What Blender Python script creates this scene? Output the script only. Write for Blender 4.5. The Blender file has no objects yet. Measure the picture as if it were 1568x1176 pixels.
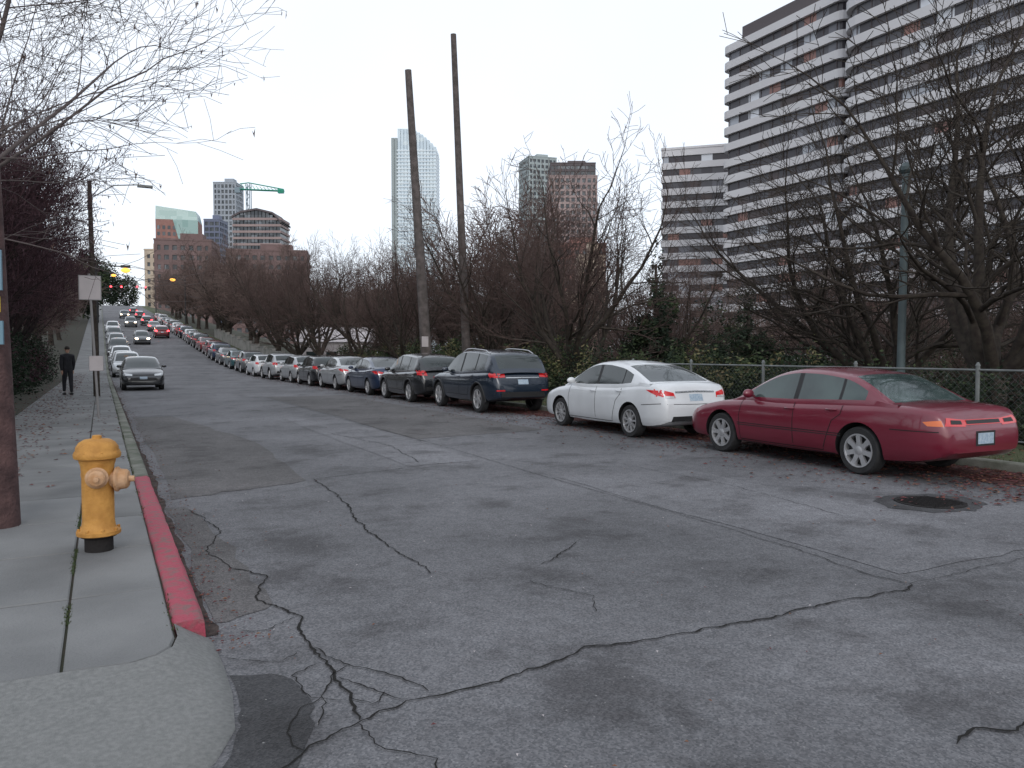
import bpy, math, random
import numpy as np
from mathutils import Vector, Matrix, Euler
from mathutils.bvhtree import BVHTree
rad=math.radians
scene=bpy.context.scene
scene.view_settings.view_transform='Standard'
scene.view_settings.look='None'
scene.view_settings.exposure=0
COL=scene.collection

# ------------------------------------------------------------------ materials
def mat(name,col,rough=0.7,metal=0.0,var=0.0,vscale=3.0,bump=0.0,bscale=40.0,coat=0.0,emit=None,estr=0.0,spec=0.5,col2=None,contrast=(0.35,0.65)):
    m=bpy.data.materials.new(name); m.use_nodes=True
    nt=m.node_tree; b=nt.nodes['Principled BSDF']
    b.inputs['Roughness'].default_value=rough
    b.inputs['Metallic'].default_value=metal
    b.inputs['Specular IOR Level'].default_value=spec
    b.inputs['Coat Weight'].default_value=coat
    b.inputs['Coat Roughness'].default_value=0.06
    tc=nt.nodes.new('ShaderNodeTexCoord')
    c=(col[0],col[1],col[2],1)
    n=nt.nodes.new('ShaderNodeTexNoise'); n.inputs['Scale'].default_value=vscale; n.inputs['Detail'].default_value=4
    nt.links.new(tc.outputs['Object'],n.inputs['Vector'])
    r=nt.nodes.new('ShaderNodeValToRGB')
    v=max(var,0.03)
    if col2 is None:
        c0=tuple(x*(1-v) for x in col)+(1,); c1=tuple(min(1,x*(1+v)) for x in col)+(1,)
    else:
        c0=c; c1=tuple(col2)+(1,)
    r.color_ramp.elements[0].position=contrast[0]; r.color_ramp.elements[1].position=contrast[1]
    r.color_ramp.elements[0].color=c0; r.color_ramp.elements[1].color=c1
    nt.links.new(n.outputs['Fac'],r.inputs['Fac'])
    nt.links.new(r.outputs['Color'],b.inputs['Base Color'])
    if bump>0:
        n2=nt.nodes.new('ShaderNodeTexNoise'); n2.inputs['Scale'].default_value=bscale; n2.inputs['Detail'].default_value=4
        nt.links.new(tc.outputs['Object'],n2.inputs['Vector'])
        bp=nt.nodes.new('ShaderNodeBump'); bp.inputs['Strength'].default_value=bump; bp.inputs['Distance'].default_value=0.02
        nt.links.new(n2.outputs['Fac'],bp.inputs['Height']); nt.links.new(bp.outputs['Normal'],b.inputs['Normal'])
    if emit:
        b.inputs['Emission Color'].default_value=(emit[0],emit[1],emit[2],1)
        b.inputs['Emission Strength'].default_value=estr
    return m

def asphalt_mat(name,base=0.10,tint=(0.97,0.985,1.06)):
    m=bpy.data.materials.new(name); m.use_nodes=True; nt=m.node_tree; N=nt.nodes; L=nt.links
    b=N['Principled BSDF']; b.inputs['Roughness'].default_value=0.78; b.inputs['Specular IOR Level'].default_value=0.38
    tc=N.new('ShaderNodeTexCoord')
    def noise(s,d=5,ro=0.6,off=0):
        n=N.new('ShaderNodeTexNoise'); n.inputs['Scale'].default_value=s; n.inputs['Detail'].default_value=d; n.inputs['Roughness'].default_value=ro
        L.new(tc.outputs['Object'],n.inputs['Vector']); return n
    def ramp(src,p0,p1,c0,c1):
        r=N.new('ShaderNodeValToRGB'); r.color_ramp.elements[0].position=p0; r.color_ramp.elements[1].position=p1
        r.color_ramp.elements[0].color=c0; r.color_ramp.elements[1].color=c1; L.new(src,r.inputs['Fac']); return r
    def mix(a,bb,fac,mode='MULTIPLY'):
        x=N.new('ShaderNodeMixRGB'); x.blend_type=mode
        if isinstance(fac,float): x.inputs['Fac'].default_value=fac
        else: L.new(fac,x.inputs['Fac'])
        L.new(a,x.inputs['Color1']); L.new(bb,x.inputs['Color2']); return x
    t=tint
    r1=ramp(noise(0.28,3).outputs['Fac'],0.35,0.65,(base*.66*t[0],base*.66*t[1],base*.66*t[2],1),(base*1.1*t[0],base*1.1*t[1],base*1.1*t[2],1))
    r2=ramp(noise(1.1,5,0.65).outputs['Fac'],0.36,0.48,(0.58,0.565,0.565,1),(1,1,1,1))
    c=mix(r1.outputs['Color'],r2.outputs['Color'],0.9)
    r3=ramp(noise(6,5,0.75).outputs['Fac'],0.35,0.6,(0.76,0.75,0.75,1),(1.0,1.0,1.0,1))
    c=mix(c.outputs['Color'],r3.outputs['Color'],1.0)
    v=N.new('ShaderNodeTexVoronoi'); v.inputs['Scale'].default_value=95; L.new(tc.outputs['Object'],v.inputs['Vector'])
    r4=ramp(v.outputs['Color'],0.2,0.95,(0.64,0.64,0.64,1),(1.55,1.5,1.45,1))
    c=mix(c.outputs['Color'],r4.outputs['Color'],0.9)
    v2=N.new('ShaderNodeTexVoronoi'); v2.inputs['Scale'].default_value=24; L.new(tc.outputs['Object'],v2.inputs['Vector'])
    r5=ramp(v2.outputs['Distance'],0.08,0.15,(1,1,1,1),(0,0,0,1))
    sp=N.new('ShaderNodeSeparateColor'); L.new(v2.outputs['Color'],sp.inputs[0])
    n5=ramp(sp.outputs[0],0.80,0.82,(0,0,0,1),(1,1,1,1))
    f=mix(r5.outputs['Color'],n5.outputs['Color'],1.0)
    w=N.new('ShaderNodeRGB'); w.outputs[0].default_value=(0.25,0.245,0.24,1)
    c=mix(c.outputs['Color'],w.outputs[0],f.outputs['Color'],'MIX')
    L.new(c.outputs['Color'],b.inputs['Base Color'])
    bp=N.new('ShaderNodeBump'); bp.inputs['Strength'].default_value=0.5; bp.inputs['Distance'].default_value=0.008
    L.new(v.outputs['Distance'],bp.inputs['Height'])
    L.new(bp.outputs['Normal'],b.inputs['Normal'])
    return m

def window_mat(name,stops,cell=(3.0,3.0,3.6),rough=0.15,offset=(0,0,0),spec=0.5):
    m=bpy.data.materials.new(name); m.use_nodes=True; nt=m.node_tree; N=nt.nodes; L=nt.links
    b=N['Principled BSDF']; b.inputs['Roughness'].default_value=rough; b.inputs['Specular IOR Level'].default_value=spec
    tc=N.new('ShaderNodeTexCoord')
    a=N.new('ShaderNodeVectorMath'); a.operation='DIVIDE'; a.inputs[1].default_value=cell
    s=N.new('ShaderNodeVectorMath'); s.operation='ADD'; s.inputs[1].default_value=offset
    f=N.new('ShaderNodeVectorMath'); f.operation='FLOOR'
    w=N.new('ShaderNodeTexWhiteNoise'); w.noise_dimensions='3D'
    L.new(tc.outputs['Object'],s.inputs[0]); L.new(s.outputs[0],a.inputs[0]); L.new(a.outputs[0],f.inputs[0]); L.new(f.outputs[0],w.inputs['Vector'])
    r=N.new('ShaderNodeValToRGB'); r.color_ramp.interpolation='CONSTANT'
    el=r.color_ramp.elements
    while len(el)<len(stops): el.new(0.5)
    for i,(p,c) in enumerate(stops):
        el[i].position=p; el[i].color=(c[0],c[1],c[2],1)
    L.new(w.outputs['Value'],r.inputs['Fac'])
    L.new(r.outputs['Color'],b.inputs['Base Color'])
    return m

M={}
M['asphalt']=asphalt_mat('asphalt_worn',0.155)
M['asphalt_dark']=asphalt_mat('asphalt_patch',0.055)
M['asphalt_mid']=asphalt_mat('asphalt_patch_mid',0.112,(1.02,.985,1.0))
M['asphalt_light']=asphalt_mat('asphalt_patch_light',0.178)
M['crack']=mat('crack_fill',(0.016,0.015,0.014),0.95,spec=.2)
M['grit']=mat('gutter_grit',(0.06,0.047,0.042),0.95,var=0.4,vscale=9,bump=0.5,spec=.2)
M['gritred']=mat('gutter_leaf_mulch',(0.05,0.028,0.027),0.95,vscale=7,bump=0.5,spec=.2,col2=(0.10,0.045,0.04))
M['conc']=mat('concrete_sidewalk',(0.122,0.124,0.124),0.85,bump=0.3,bscale=60,vscale=1.3,col2=(0.195,0.196,0.194),contrast=(0.3,0.7))
M['conc_b']=mat('concrete_sidewalk_stained',(0.106,0.107,0.106),0.85,bump=0.3,bscale=60,vscale=1.8,col2=(0.172,0.172,0.170),contrast=(0.3,0.7))
M['conc_light']=mat('concrete_ramp',(0.142,0.145,0.141),0.9,bump=0.3,bscale=140,vscale=42,col2=(0.205,0.206,0.20),contrast=(0.3,0.7))
M['conc_curb']=mat('concrete_kerb',(0.07,0.08,0.055),0.9,bump=0.4,bscale=40,vscale=3,col2=(0.19,0.19,0.165))
M['redcurb']=mat('red_kerb_paint',(0.20,0.10,0.10),0.8,bump=0.6,bscale=50,vscale=13,col2=(0.34,0.055,0.085),contrast=(0.36,0.54))
M['moss']=mat('moss_soil',(0.022,0.03,0.012),0.95,vscale=4,col2=(0.045,0.032,0.026))
M['ground']=mat('ground_soil_grass',(0.028,0.036,0.016),0.95,vscale=0.5,bump=0.4,col2=(0.05,0.04,0.028))
M['grass']=mat('grass_verge',(0.035,0.058,0.018),0.95,vscale=2.5,bump=0.6,bscale=80,col2=(0.07,0.07,0.03))
M['leaf1']=mat('fallen_leaf',(0.15,0.05,0.035),0.85,vscale=3,col2=(0.20,0.10,0.05))
M['leaf2']=mat('fallen_leaf_dark',(0.11,0.028,0.03),0.85)
M['bark']=mat('bark',(0.034,0.027,0.024),0.95,vscale=9,bump=0.35,bscale=25,col2=(0.062,0.052,0.042),spec=.2)
M['twig']=mat('twig',(0.072,0.046,0.042),0.9,vscale=3,col2=(0.105,0.074,0.064),spec=.2)
M['bark_l']=mat('bark_purple',(0.022,0.015,0.016),0.9,vscale=6,bump=0.4,bscale=25,col2=(0.04,0.03,0.028),spec=.2)
M['twig_l']=mat('twig_purple',(0.05,0.026,0.033),0.9,vscale=3,col2=(0.075,0.042,0.046),spec=.2)
M['leaf_l']=mat('plum_leaf',(0.042,0.02,0.028),0.8,vscale=.8,col2=(0.08,0.04,0.045),spec=.3)
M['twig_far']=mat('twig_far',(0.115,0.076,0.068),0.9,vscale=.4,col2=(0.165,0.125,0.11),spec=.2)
M['twig_pale']=mat('twig_pale',(0.11,0.088,0.084),0.9)
M['dryleaf']=mat('dry_leaf',(0.08,0.05,0.042),0.9)
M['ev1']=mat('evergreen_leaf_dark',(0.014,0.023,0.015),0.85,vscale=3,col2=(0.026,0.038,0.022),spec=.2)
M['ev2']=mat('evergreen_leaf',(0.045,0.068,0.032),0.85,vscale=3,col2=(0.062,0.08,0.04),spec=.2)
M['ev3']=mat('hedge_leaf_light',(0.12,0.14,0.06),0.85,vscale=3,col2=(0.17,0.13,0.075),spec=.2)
M['wood']=mat('weathered_pole',(0.065,0.055,0.050),0.9,vscale=5,bump=0.5,bscale=30,col2=(0.12,0.10,0.095))
M['wood_red']=mat('brown_pole',(0.045,0.024,0.024),0.9,vscale=6,bump=0.8,bscale=30,col2=(0.10,0.055,0.052))
M['galv']=mat('galvanised_steel',(0.17,0.18,0.18),0.6,0.3,var=0.15,vscale=5)
M['steelgreen']=mat('grey_green_steel',(0.08,0.105,0.11),0.6,0.2,var=0.15)
M['black']=mat('black_plastic',(0.012,0.012,0.013),0.55,var=0.2)
M['rubber']=mat('tyre_rubber',(0.018,0.018,0.019),0.85,var=0.3,vscale=10)
M['alloy']=mat('alloy_wheel',(0.50,0.50,0.51),0.38,0.7,var=0.1)
M['glass']=mat('car_glass',(0.022,0.030,0.030),0.06,0,var=0.2,vscale=2,spec=0.8)
M['glass_g']=mat('car_glass_green',(0.055,0.085,0.08),0.08,0,vscale=1.2,col2=(0.025,0.04,0.04),spec=0.8)
M['taillight']=mat('tail_lens',(0.42,0.012,0.015),0.12,0,coat=0.8,emit=(1,0.02,0.02),estr=0.12)
M['brake']=mat('brake_lens_lit',(0.6,0.02,0.02),0.2,0,emit=(1,0.03,0.04),estr=14)
M['beam']=mat('headlight_lit',(0.9,0.9,0.8),0.2,0,emit=(1,0.72,0.45),estr=16)
M['amber']=mat('amber_lens',(0.65,0.13,0.02),0.2,0,coat=0.6)
M['clear']=mat('clear_lens',(0.55,0.57,0.58),0.12,0.3,coat=0.8)
M['plate']=mat('licence_plate',(0.40,0.47,0.52),0.5,vscale=30,col2=(0.25,0.33,0.42))
M['gap']=mat('panel_gap',(0.008,0.008,0.008),0.8)
M['chrome']=mat('chrome',(0.6,0.6,0.6),0.15,1.0)
M['hyd']=mat('hydrant_yellow',(0.34,0.155,0.032),0.65,vscale=9,bump=0.4,bscale=35,col2=(0.50,0.25,0.06),contrast=(0.3,0.6),spec=.3)
M['hyd_worn']=mat('hydrant_worn',(0.42,0.23,0.11),0.65,vscale=12,bump=0.3,col2=(0.52,0.33,0.20),spec=.3)
M['hyd_black']=mat('cast_iron_black',(0.022,0.020,0.020),0.9,bump=0.5,spec=.15)
M['signw']=mat('sign_face',(0.42,0.38,0.38),0.5,var=0.08)
M['signback']=mat('sign_metal',(0.25,0.24,0.24),0.5,0.3)
M['yellow']=mat('sign_yellow',(0.75,0.60,0.02),0.5)
M['ltblue']=mat('sign_blue',(0.12,0.22,0.28),0.5)
M['cloth']=mat('dark_coat',(0.014,0.014,0.018),0.9,var=0.3,vscale=8)
M['skin']=mat('skin',(0.42,0.25,0.18),0.6)
M['hair']=mat('hair',(0.02,0.014,0.01),0.8)
M['wall']=mat('retaining_wall_concrete',(0.17,0.165,0.15),0.9,vscale=1,bump=0.3,col2=(0.28,0.27,0.25))

def paint(name,c,rough=0.3,flake=0.0):
    return mat(name,c,rough,flake,var=0.08,vscale=1.2,coat=0.9)
P={
 'red':paint('paint_maroon',(0.145,0.006,0.022),0.36,0.1),
 'white':paint('paint_white',(0.60,0.615,0.63),0.38),
 'navy':paint('paint_navy',(0.009,0.018,0.034),0.25,0.2),
 'black':paint('paint_black',(0.010,0.011,0.013),0.25),
 'blue':paint('paint_blue',(0.008,0.022,0.060),0.28,0.2),
 'silver':paint('paint_silver',(0.38,0.39,0.40),0.32,0.4),
 'grey':paint('paint_grey',(0.10,0.105,0.11),0.3,0.3),
 'teal':paint('paint_teal',(0.02,0.075,0.085),0.3,0.2),
 'dkred':paint('paint_dark_red',(0.14,0.010,0.014),0.3,0.2),
}

# ------------------------------------------------------------------ mesh builder
class MB:
    def __init__(s): s.V=[];s.F=[];s.M=[]
    def add(s,v,f,mi=0):
        o=len(s.V); s.V.extend([tuple(p) for p in v]); s.F.extend([tuple(i+o for i in q) for q in f])
        if isinstance(mi,int): s.M.extend([mi]*len(f))
        else: s.M.extend(mi)
    def box(s,c,d,mi=0,rz=0.0,mtx=None):
        hx,hy,hz=d[0]/2,d[1]/2,d[2]/2
        v=[Vector((x,y,z)) for x in(-hx,hx) for y in(-hy,hy) for z in(-hz,hz)]
        if mtx is None: R=Matrix.Rotation(rz,3,'Z')
        else: R=mtx
        v=[R@p+Vector(c) for p in v]
        s.add(v,[(0,1,3,2),(4,6,7,5),(0,4,5,1),(2,3,7,6),(0,2,6,4),(1,5,7,3)],mi)
    def tube(s,pts,rads,n=6,mi=0,cap=False):
        pts=[Vector(p) for p in pts]; o=len(s.V)
        d=(pts[1]-pts[0]).normalized()
        a=Vector((0,0,1)) if abs(d.z)<0.9 else Vector((1,0,0))
        u=d.cross(a).normalized()
        m=len(pts)
        for i,p in enumerate(pts):
            if i<m-1: dd=(pts[i+1]-p)
            if dd.length>1e-9: d=dd.normalized()
            u=(u-d*u.dot(d))
            if u.length<1e-6: u=d.orthogonal()
            u.normalize(); w=d.cross(u)
            r=rads[i]
            for k in range(n):
                an=2*math.pi*k/n
                q=p+(u*math.cos(an)+w*math.sin(an))*r
                s.V.append((q.x,q.y,q.z))
        for i in range(m-1):
            for k in range(n):
                k2=(k+1)%n
                s.F.append((o+i*n+k,o+i*n+k2,o+(i+1)*n+k2,o+(i+1)*n+k)); s.M.append(mi)
        if cap:
            s.F.append(tuple(o+k for k in range(n))[::-1]); s.M.append(mi)
            s.F.append(tuple(o+(m-1)*n+k for k in range(n))); s.M.append(mi)
    def revolve(s,prof,n=24,mi=0,mtx=None,cap=True):
        o=[];f=[]
        for (r,z) in prof:
            for k in range(n):
                an=2*math.pi*k/n; o.append(Vector((r*math.cos(an),r*math.sin(an),z)))
        for i in range(len(prof)-1):
            for k in range(n):
                k2=(k+1)%n; f.append((i*n+k,i*n+k2,(i+1)*n+k2,(i+1)*n+k))
        if cap: f.append(tuple(range(n))[::-1]); f.append(tuple((len(prof)-1)*n+k for k in range(n)))
        if mtx is not None: o=[mtx@p for p in o]
        s.add(o,f,mi)
    def mesh(s,name,mats,smooth=False,angle=35):
        me=bpy.data.meshes.new(name); me.from_pydata(s.V,[],s.F)
        for m in mats: me.materials.append(m)
        me.polygons.foreach_set('material_index',s.M)
        me.update()
        if smooth:
            me.shade_smooth()
            if angle: me.set_sharp_from_angle(angle=rad(angle))
        return me
    def obj(s,name,mats,parent=None,smooth=False,angle=35,loc=(0,0,0),rot=(0,0,0)):
        ob=bpy.data.objects.new(name,s.mesh(name,mats,smooth,angle)); COL.objects.link(ob)
        ob.location=loc; ob.rotation_euler=rot
        if parent: ob.parent=parent
        return ob
def empty(name,loc=(0,0,0),rot=(0,0,0)):
    e=bpy.data.objects.new(name,None); COL.objects.link(e); e.location=loc; e.rotation_euler=rot; e.empty_display_size=0.3
    return e

# ------------------------------------------------------------------ terrain
_ys=np.arange(-600,3000,1.0)
_sl=np.interp(_ys,[-600,50,82,262,345,3000],[0,0,0.078,0.078,0,0])
_z=np.cumsum(_sl)
def zp(y): return float(np.interp(y,_ys,_z))
def ground_h(x,y):
    z=zp(y)
    if x>13.5:
        t=min(1,(x-13.5)/70.0); t=t*t*(3-2*t)
        z=z*(1-t*0.7)-min(4.0,(x-13.5)*0.16)
    return z-0.06

mb=MB()
xs=[-2500,-1200,-500,-200,-80,-40,-20,-10,-5,0,5,11,12.5,13.5,15,18,22,27,33,40,50,65,80,100,140,200,300,500,900,1600,2600]
ysl=[-800,-300,-100,-30,0]+list(range(10,400,8))+[420,480,600,800,1200,1800,2900]
for y in ysl:
    for x in xs: mb.V.append((x,y,ground_h(x,y)))
nx=len(xs)
for j in range(len(ysl)-1):
    for i in range(nx-1):
        a=j*nx+i; mb.F.append((a,a+1,a+nx+1,a+nx)); mb.M.append(0)
mb.obj('ground',[M['ground']],smooth=True,angle=None)

def strip(name,x0,x1,y0,y1,dz,m,step=4.0,mb=None):
    own=mb is None
    if own: mb=MB()
    n=max(1,int((y1-y0)/step)); v=[];f=[]
    for i in range(n+1):
        y=y0+(y1-y0)*i/n; z=zp(y)+dz
        v+= [(x0,y,z),(x1,y,z)]
    for i in range(n): f.append((2*i,2*i+1,2*i+3,2*i+2))
    mb.add(v,f,0)
    if own: return mb.obj(name,[m])
KR=11.1
strip('road',0.3,KR+0.05,2.4,400,0.0,M['asphalt'])
mb=MB(); mb.add([(-60,-14,0),(60,-14,0),(60,2.4,0),(-60,2.4,0)],[(0,1,2,3)])
mb.add([(-60,2.4,0.0),(0.3,2.4,0.0),(0.3,3.6,0),(-60,3.6,0)],[(0,1,2,3)])
mb.obj('cross_street_road',[M['asphalt']])

def kerb(name,x0,x1,y0,y1,h,m,side):
    mb=MB(); n=max(1,int((y1-y0)/(0.25 if y1<30 else 1.5))); prof=[(x0,-0.05),(x0,h-0.02),(x0+0.02,h),(x1-0.03,h),(x1-.008,h-0.012),(x1,h-.03),(x1+.012,-0.05)]
    rr=random.Random(3)
    for i in range(n+1):
        y=y0+(y1-y0)*i/n
        for (x,z) in prof:
            j=rr.uniform(-0.005,0.005); mb.V.append((x+j,y,zp(y)+z+(j if z>0.03 else 0)))
    k=len(prof)
    for i in range(n):
        for q in range(k-1):
            a=i*k+q; mb.F.append((a,a+k,a+k+1,a+1)); mb.M.append(0)
    mb.F.append(tuple(range(k))); mb.M.append(0); mb.F.append(tuple(n*k+q for q in range(k))[::-1]); mb.M.append(0)
    return mb.obj(name,[m],smooth=True,angle=50)
kerb('red_painted_kerb',0.33,0.50,4.72,10.6,0.135,M['redcurb'],1)
kerb('kerb',0.33,0.50,10.61,340,0.135,M['conc_curb'],1)
kerb('kerb',KR,KR+0.16,3.5,340,0.13,M['conc_curb'],-1)

mb=MB(); rr=random.Random(5)
def slab(poly,z):
    n=len(poly); j=[rr.uniform(-0.004,0.004) for _ in poly]
    cx=sum(p[0] for p in poly)/n; cy=sum(p[1] for p in poly)/n
    v=[(p[0],p[1],z+zp(p[1])-0.07) for p in poly]+[(p[0],p[1],z+zp(p[1])-0.008) for p in poly]+[(p[0]+(0.008 if p[0]<cx else -0.008),p[1]+(0.008 if p[1]<cy else -0.008),z+zp(p[1])+jj) for p,jj in zip(poly,j)]
    f=[]
    for L in (0,1):
        for i in range(n):
            k=(i+1)%n; f.append((L*n+i,L*n+k,(L+1)*n+k,(L+1)*n+i))
    f.append(tuple(2*n+i for i in range(n)))
    mb.add(v,f,rr.choice([0,0,1]))
slab([(-0.19,4.25),(0.10,4.22),(0.22,4.27),(0.29,4.36),(0.32,4.5),(0.32,5.5),(-0.19,5.5)],0.13)
slab([(-1.85,4.25),(-0.205,4.25),(-0.205,5.5),(-1.85,5.5)],0.13)
y=5.52
while y<60:
    l=1.28 if y>6.6 else 1.25
    slab([(-0.19,y),(0.32,y),(0.32,y+l),(-0.19,y+l)],0.13)
    slab([(-1.85,y),(-0.205,y),(-0.205,y+l),(-1.85,y+l)],0.13)
    y+=l+0.02
mb.obj('sidewalk',[M['conc'],M['conc_b']])
strip('sidewalk_far',-1.85,0.33,y,340,0.13,M['conc'])
strip('sidewalk_joint_soil',-1.9,0.33,4.26,60,0.112,M['moss'])
strip('planting_bed',-14,-1.88,3.6,340,0.10,M['moss'])
mb=MB()
inn=[(.335,4.715),(.335,4.5),(.30,4.35),(.22,4.255),(.1,4.205),(-.2,4.235),(-.6,4.235),(-14,4.235)]
out=[(.53,4.715),(.54,4.3),(.53,3.9),(.49,3.55),(.38,3.3),(.1,2.95),(-.5,2.65),(-14,2.45)]
for i in range(len(inn)):
    for t in (0,.33,.66,1):
        x=inn[i][0]*(1-t)+out[i][0]*t; yy=inn[i][1]*(1-t)+out[i][1]*t
        mb.V.append((x,yy,0.122*(1-t)**1.1+0.012))
    mb.V.append((out[i][0]+0.004,out[i][1]-0.004,-0.03))
for i in range(len(inn)-1):
    for q in range(4):
        a=i*5+q; mb.F.append((a,a+1,a+6,a+5)); mb.M.append(0)
mb.obj('curb_ramp',[M['conc_light']],smooth=True,angle=None)

strip('grass_verge',KR+0.16,13.6,3.0,340,0.11,M['grass'])

def ragged(name,poly_fn,y0,y1,dz,m,step=0.15,seed=1):
    r=random.Random(seed); mb=MB(); n=int((y1-y0)/step); v=[];f=[]; off=0
    for i in range(n+1):
        y=y0+(y1-y0)*i/n; off=0.8*off+r.uniform(-0.05,0.05)
        a,b=poly_fn(y,off); v+=[(a,y,zp(y)+dz),(b,y,zp(y)+dz)]
    for i in range(n): f.append((2*i,2*i+1,2*i+3,2*i+2))
    mb.add(v,f); return mb.obj(name,[m])
ragged('gutter_dirt',lambda y,o:(0.5,0.55+abs(o)*.6),4.8,90,0.004,M['grit'],seed=2)
ragged('gutter_dirt',lambda y,o:(KR-1.0+o*2.2,KR),4.0,90,0.004,M['gritred'],seed=4)

def poly_sheet(name,pts,z,m,jit=0.03,seed=1,sub=4):
    r=random.Random(seed); P2=[]
    for i in range(len(pts)):
        a=pts[i]; b=pts[(i+1)%len(pts)]
        for k in range(sub):
            t=k/sub; P2.append((a[0]*(1-t)+b[0]*t+r.uniform(-jit,jit),a[1]*(1-t)+b[1]*t+r.uniform(-jit,jit),z))
    mb=MB(); mb.add(P2,[tuple(range(len(P2)))]); return mb.obj(name,[m])
poly_sheet('asphalt_patch',[(.56,4.15),(.80,4.05),(.86,3.7),(.78,3.35),(.62,3.0),(.45,2.85),(.36,3.12),(.50,3.5),(.55,3.8)],0.004,M['asphalt_dark'],0.015)
poly_sheet('asphalt_patch',[(.7,9.5),(2.3,10.1),(2.5,15.0),(1.6,22),(.7,22)],0.004,M['asphalt_mid'],0.06,seed=3,sub=8)
poly_sheet('asphalt_patch',[(5.3,14),(8.4,14.5),(8.3,30),(5.4,30)],0.004,M['asphalt_mid'],0.05,seed=5,sub=8)
poly_sheet('asphalt_patch',[(3.9,10.7),(5.1,10.8),(5.2,19),(4.0,20)],0.004,M['asphalt_light'],0.05,seed=6,sub=8)
poly_sheet('asphalt_patch',[(5.25,3.8),(7.2,3.75),(7.3,8.6),(5.3,8.9)],0.004,M['asphalt_light'],0.04,seed=7,sub=8)
poly_sheet('asphalt_patch',[(.62,5.0),(.95,5.2),(.95,7.2),(.8,9),(.6,9)],0.004,M['asphalt_mid'],0.05,seed=18,sub=6)
mb=MB(); mb.revolve([(0.36,0.0),(0.36,0.012),(0.33,0.014),(0.32,0.008)],28,0,Matrix.Translation((8.05,5.45,0)))
for k in range(-4,5): mb.box((8.05+k*0.065,5.45,0.0125),(0.02,0.5,0.009),0)
mb.obj('manhole_cover',[M['hyd_black']])
poly_sheet('asphalt_patch',[(8.05+0.66*math.cos(a),5.45+0.5*math.sin(a)) for a in [i*math.pi/4 for i in range(8)]],0.004,M['asphalt_dark'],0.03,seed=9)

def crack(mb,pts,w=0.012,seed=0,jit=0.03,z=0.008):
    r=random.Random(seed); P2=[]; off=0
    for i in range(len(pts)-1):
        a=Vector(pts[i]); b=Vector(pts[i+1]); n=max(2,int((b-a).length/0.035))
        d=(b-a); pr=Vector((-d.y,d.x)).normalized()
        for k in range(n):
            t=k/n; off=off*.75+r.uniform(-jit,jit)*.5; P2.append(a+d*t+pr*off)
    P2.append(Vector(pts[-1]))
    v=[];f=[]; ww=w
    for i,p in enumerate(P2):
        d=(P2[min(i+1,len(P2)-1)]-P2[max(i-1,0)]).normalized(); pr=Vector((-d.y,d.x))
        ww=.6*ww+.4*w*r.uniform(0.15,1.7)
        q=ww*(0.2 if i in(0,len(P2)-1) else 1)
        a=p+pr*q/2; b=p-pr*q/2; v+=[(a.x,a.y,z+zp(a.y)),(b.x,b.y,z+zp(b.y))]
    for i in range(len(P2)-1): f.append((2*i,2*i+1,2*i+3,2*i+2))
    mb.add(v,f)
mb=MB()
crack(mb,[(.55,3.05),(.777,3.26),(.97,3.35),(1.246,3.45),(1.733,3.476),(2.185,3.53),(2.366,3.62),(2.806,3.553),(3.143,3.553),(3.609,3.497),(4.308,3.55),(4.877,3.487),(5.08,3.58)],0.014,1)
crack(mb,[(5.08,3.58),(5.017,3.85),(5.114,4.53),(5.18,5.416)],0.009,2,0.02)
crack(mb,[(5.18,5.416),(5.2,9),(5.3,12.4),(5.3,34)],0.008,12,0.015)
crack(mb,[(5.08,3.58),(7.0,3.6),(8.6,3.7)],0.006,13,0.02)
crack(mb,[(2.43,10.19),(2.367,8.69),(2.19,7.45),(2.13,6.385),(2.177,5.594),(2.15,5.4)],0.014,3)
crack(mb,[(2.43,10.19),(3.81,10.56)],0.016,4,0.015)
crack(mb,[(.848,6.23),(1.047,5.876),(.894,5.414),(1.051,4.90),(1.015,4.33),(1.041,3.88),(.99,3.36)],0.014,5)
crack(mb,[(1.015,4.33),(1.12,4.0),(1.3,3.75),(1.38,3.5)],0.008,6)
crack(mb,[(1.041,3.88),(1.2,3.6),(1.28,3.46)],0.008,7)
crack(mb,[(.93,4.3),(.8,4.2),(.62,4.35),(.56,4.4)],0.007,8)
crack(mb,[(1.0,4.1),(.84,4.0),(.86,3.7),(1.0,3.6)],0.007,9)
crack(mb,[(1.12,4.0),(1.0,3.9),(.9,3.65),(.82,3.4)],0.007,10)
crack(mb,[(1.2,3.6),(1.1,3.5),(1.02,3.62)],0.007,14)
crack(mb,[(1.05,4.9),(.85,4.75),(.7,4.8)],0.006,15)
crack(mb,[(3.64,5.724),(3.4,5.5),(3.0,5.24)],0.011,16)
crack(mb,[(3.15,1.99),(3.35,2.03),(3.5,1.957),(4.2,2.1)],0.014,17)
crack(mb,[(.848,6.23),(.75,6.9),(.95,7.6),(.8,8.8)],0.009,18)
crack(mb,[(4.2,11.0),(4.5,13.2),(4.1,16)],0.012,19)
crack(mb,[(3.0,13),(4.5,13.2),(6.2,13.0)],0.01,20)
crack(mb,[(6.6,5.4),(6.9,7.2),(6.8,9.5)],0.007,21)
crack(mb,[(2.7,4.9),(2.9,4.4),(2.75,4.1)],0.006,22)
crack(mb,[(.9,3.7),(.78,3.62),(.7,3.4),(.72,3.2)],0.006,23)
crack(mb,[(.97,3.35),(1.0,3.1),(1.15,2.9),(1.1,2.6)],0.007,24)
mb.obj('road_cracks',[M['crack']])

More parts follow.
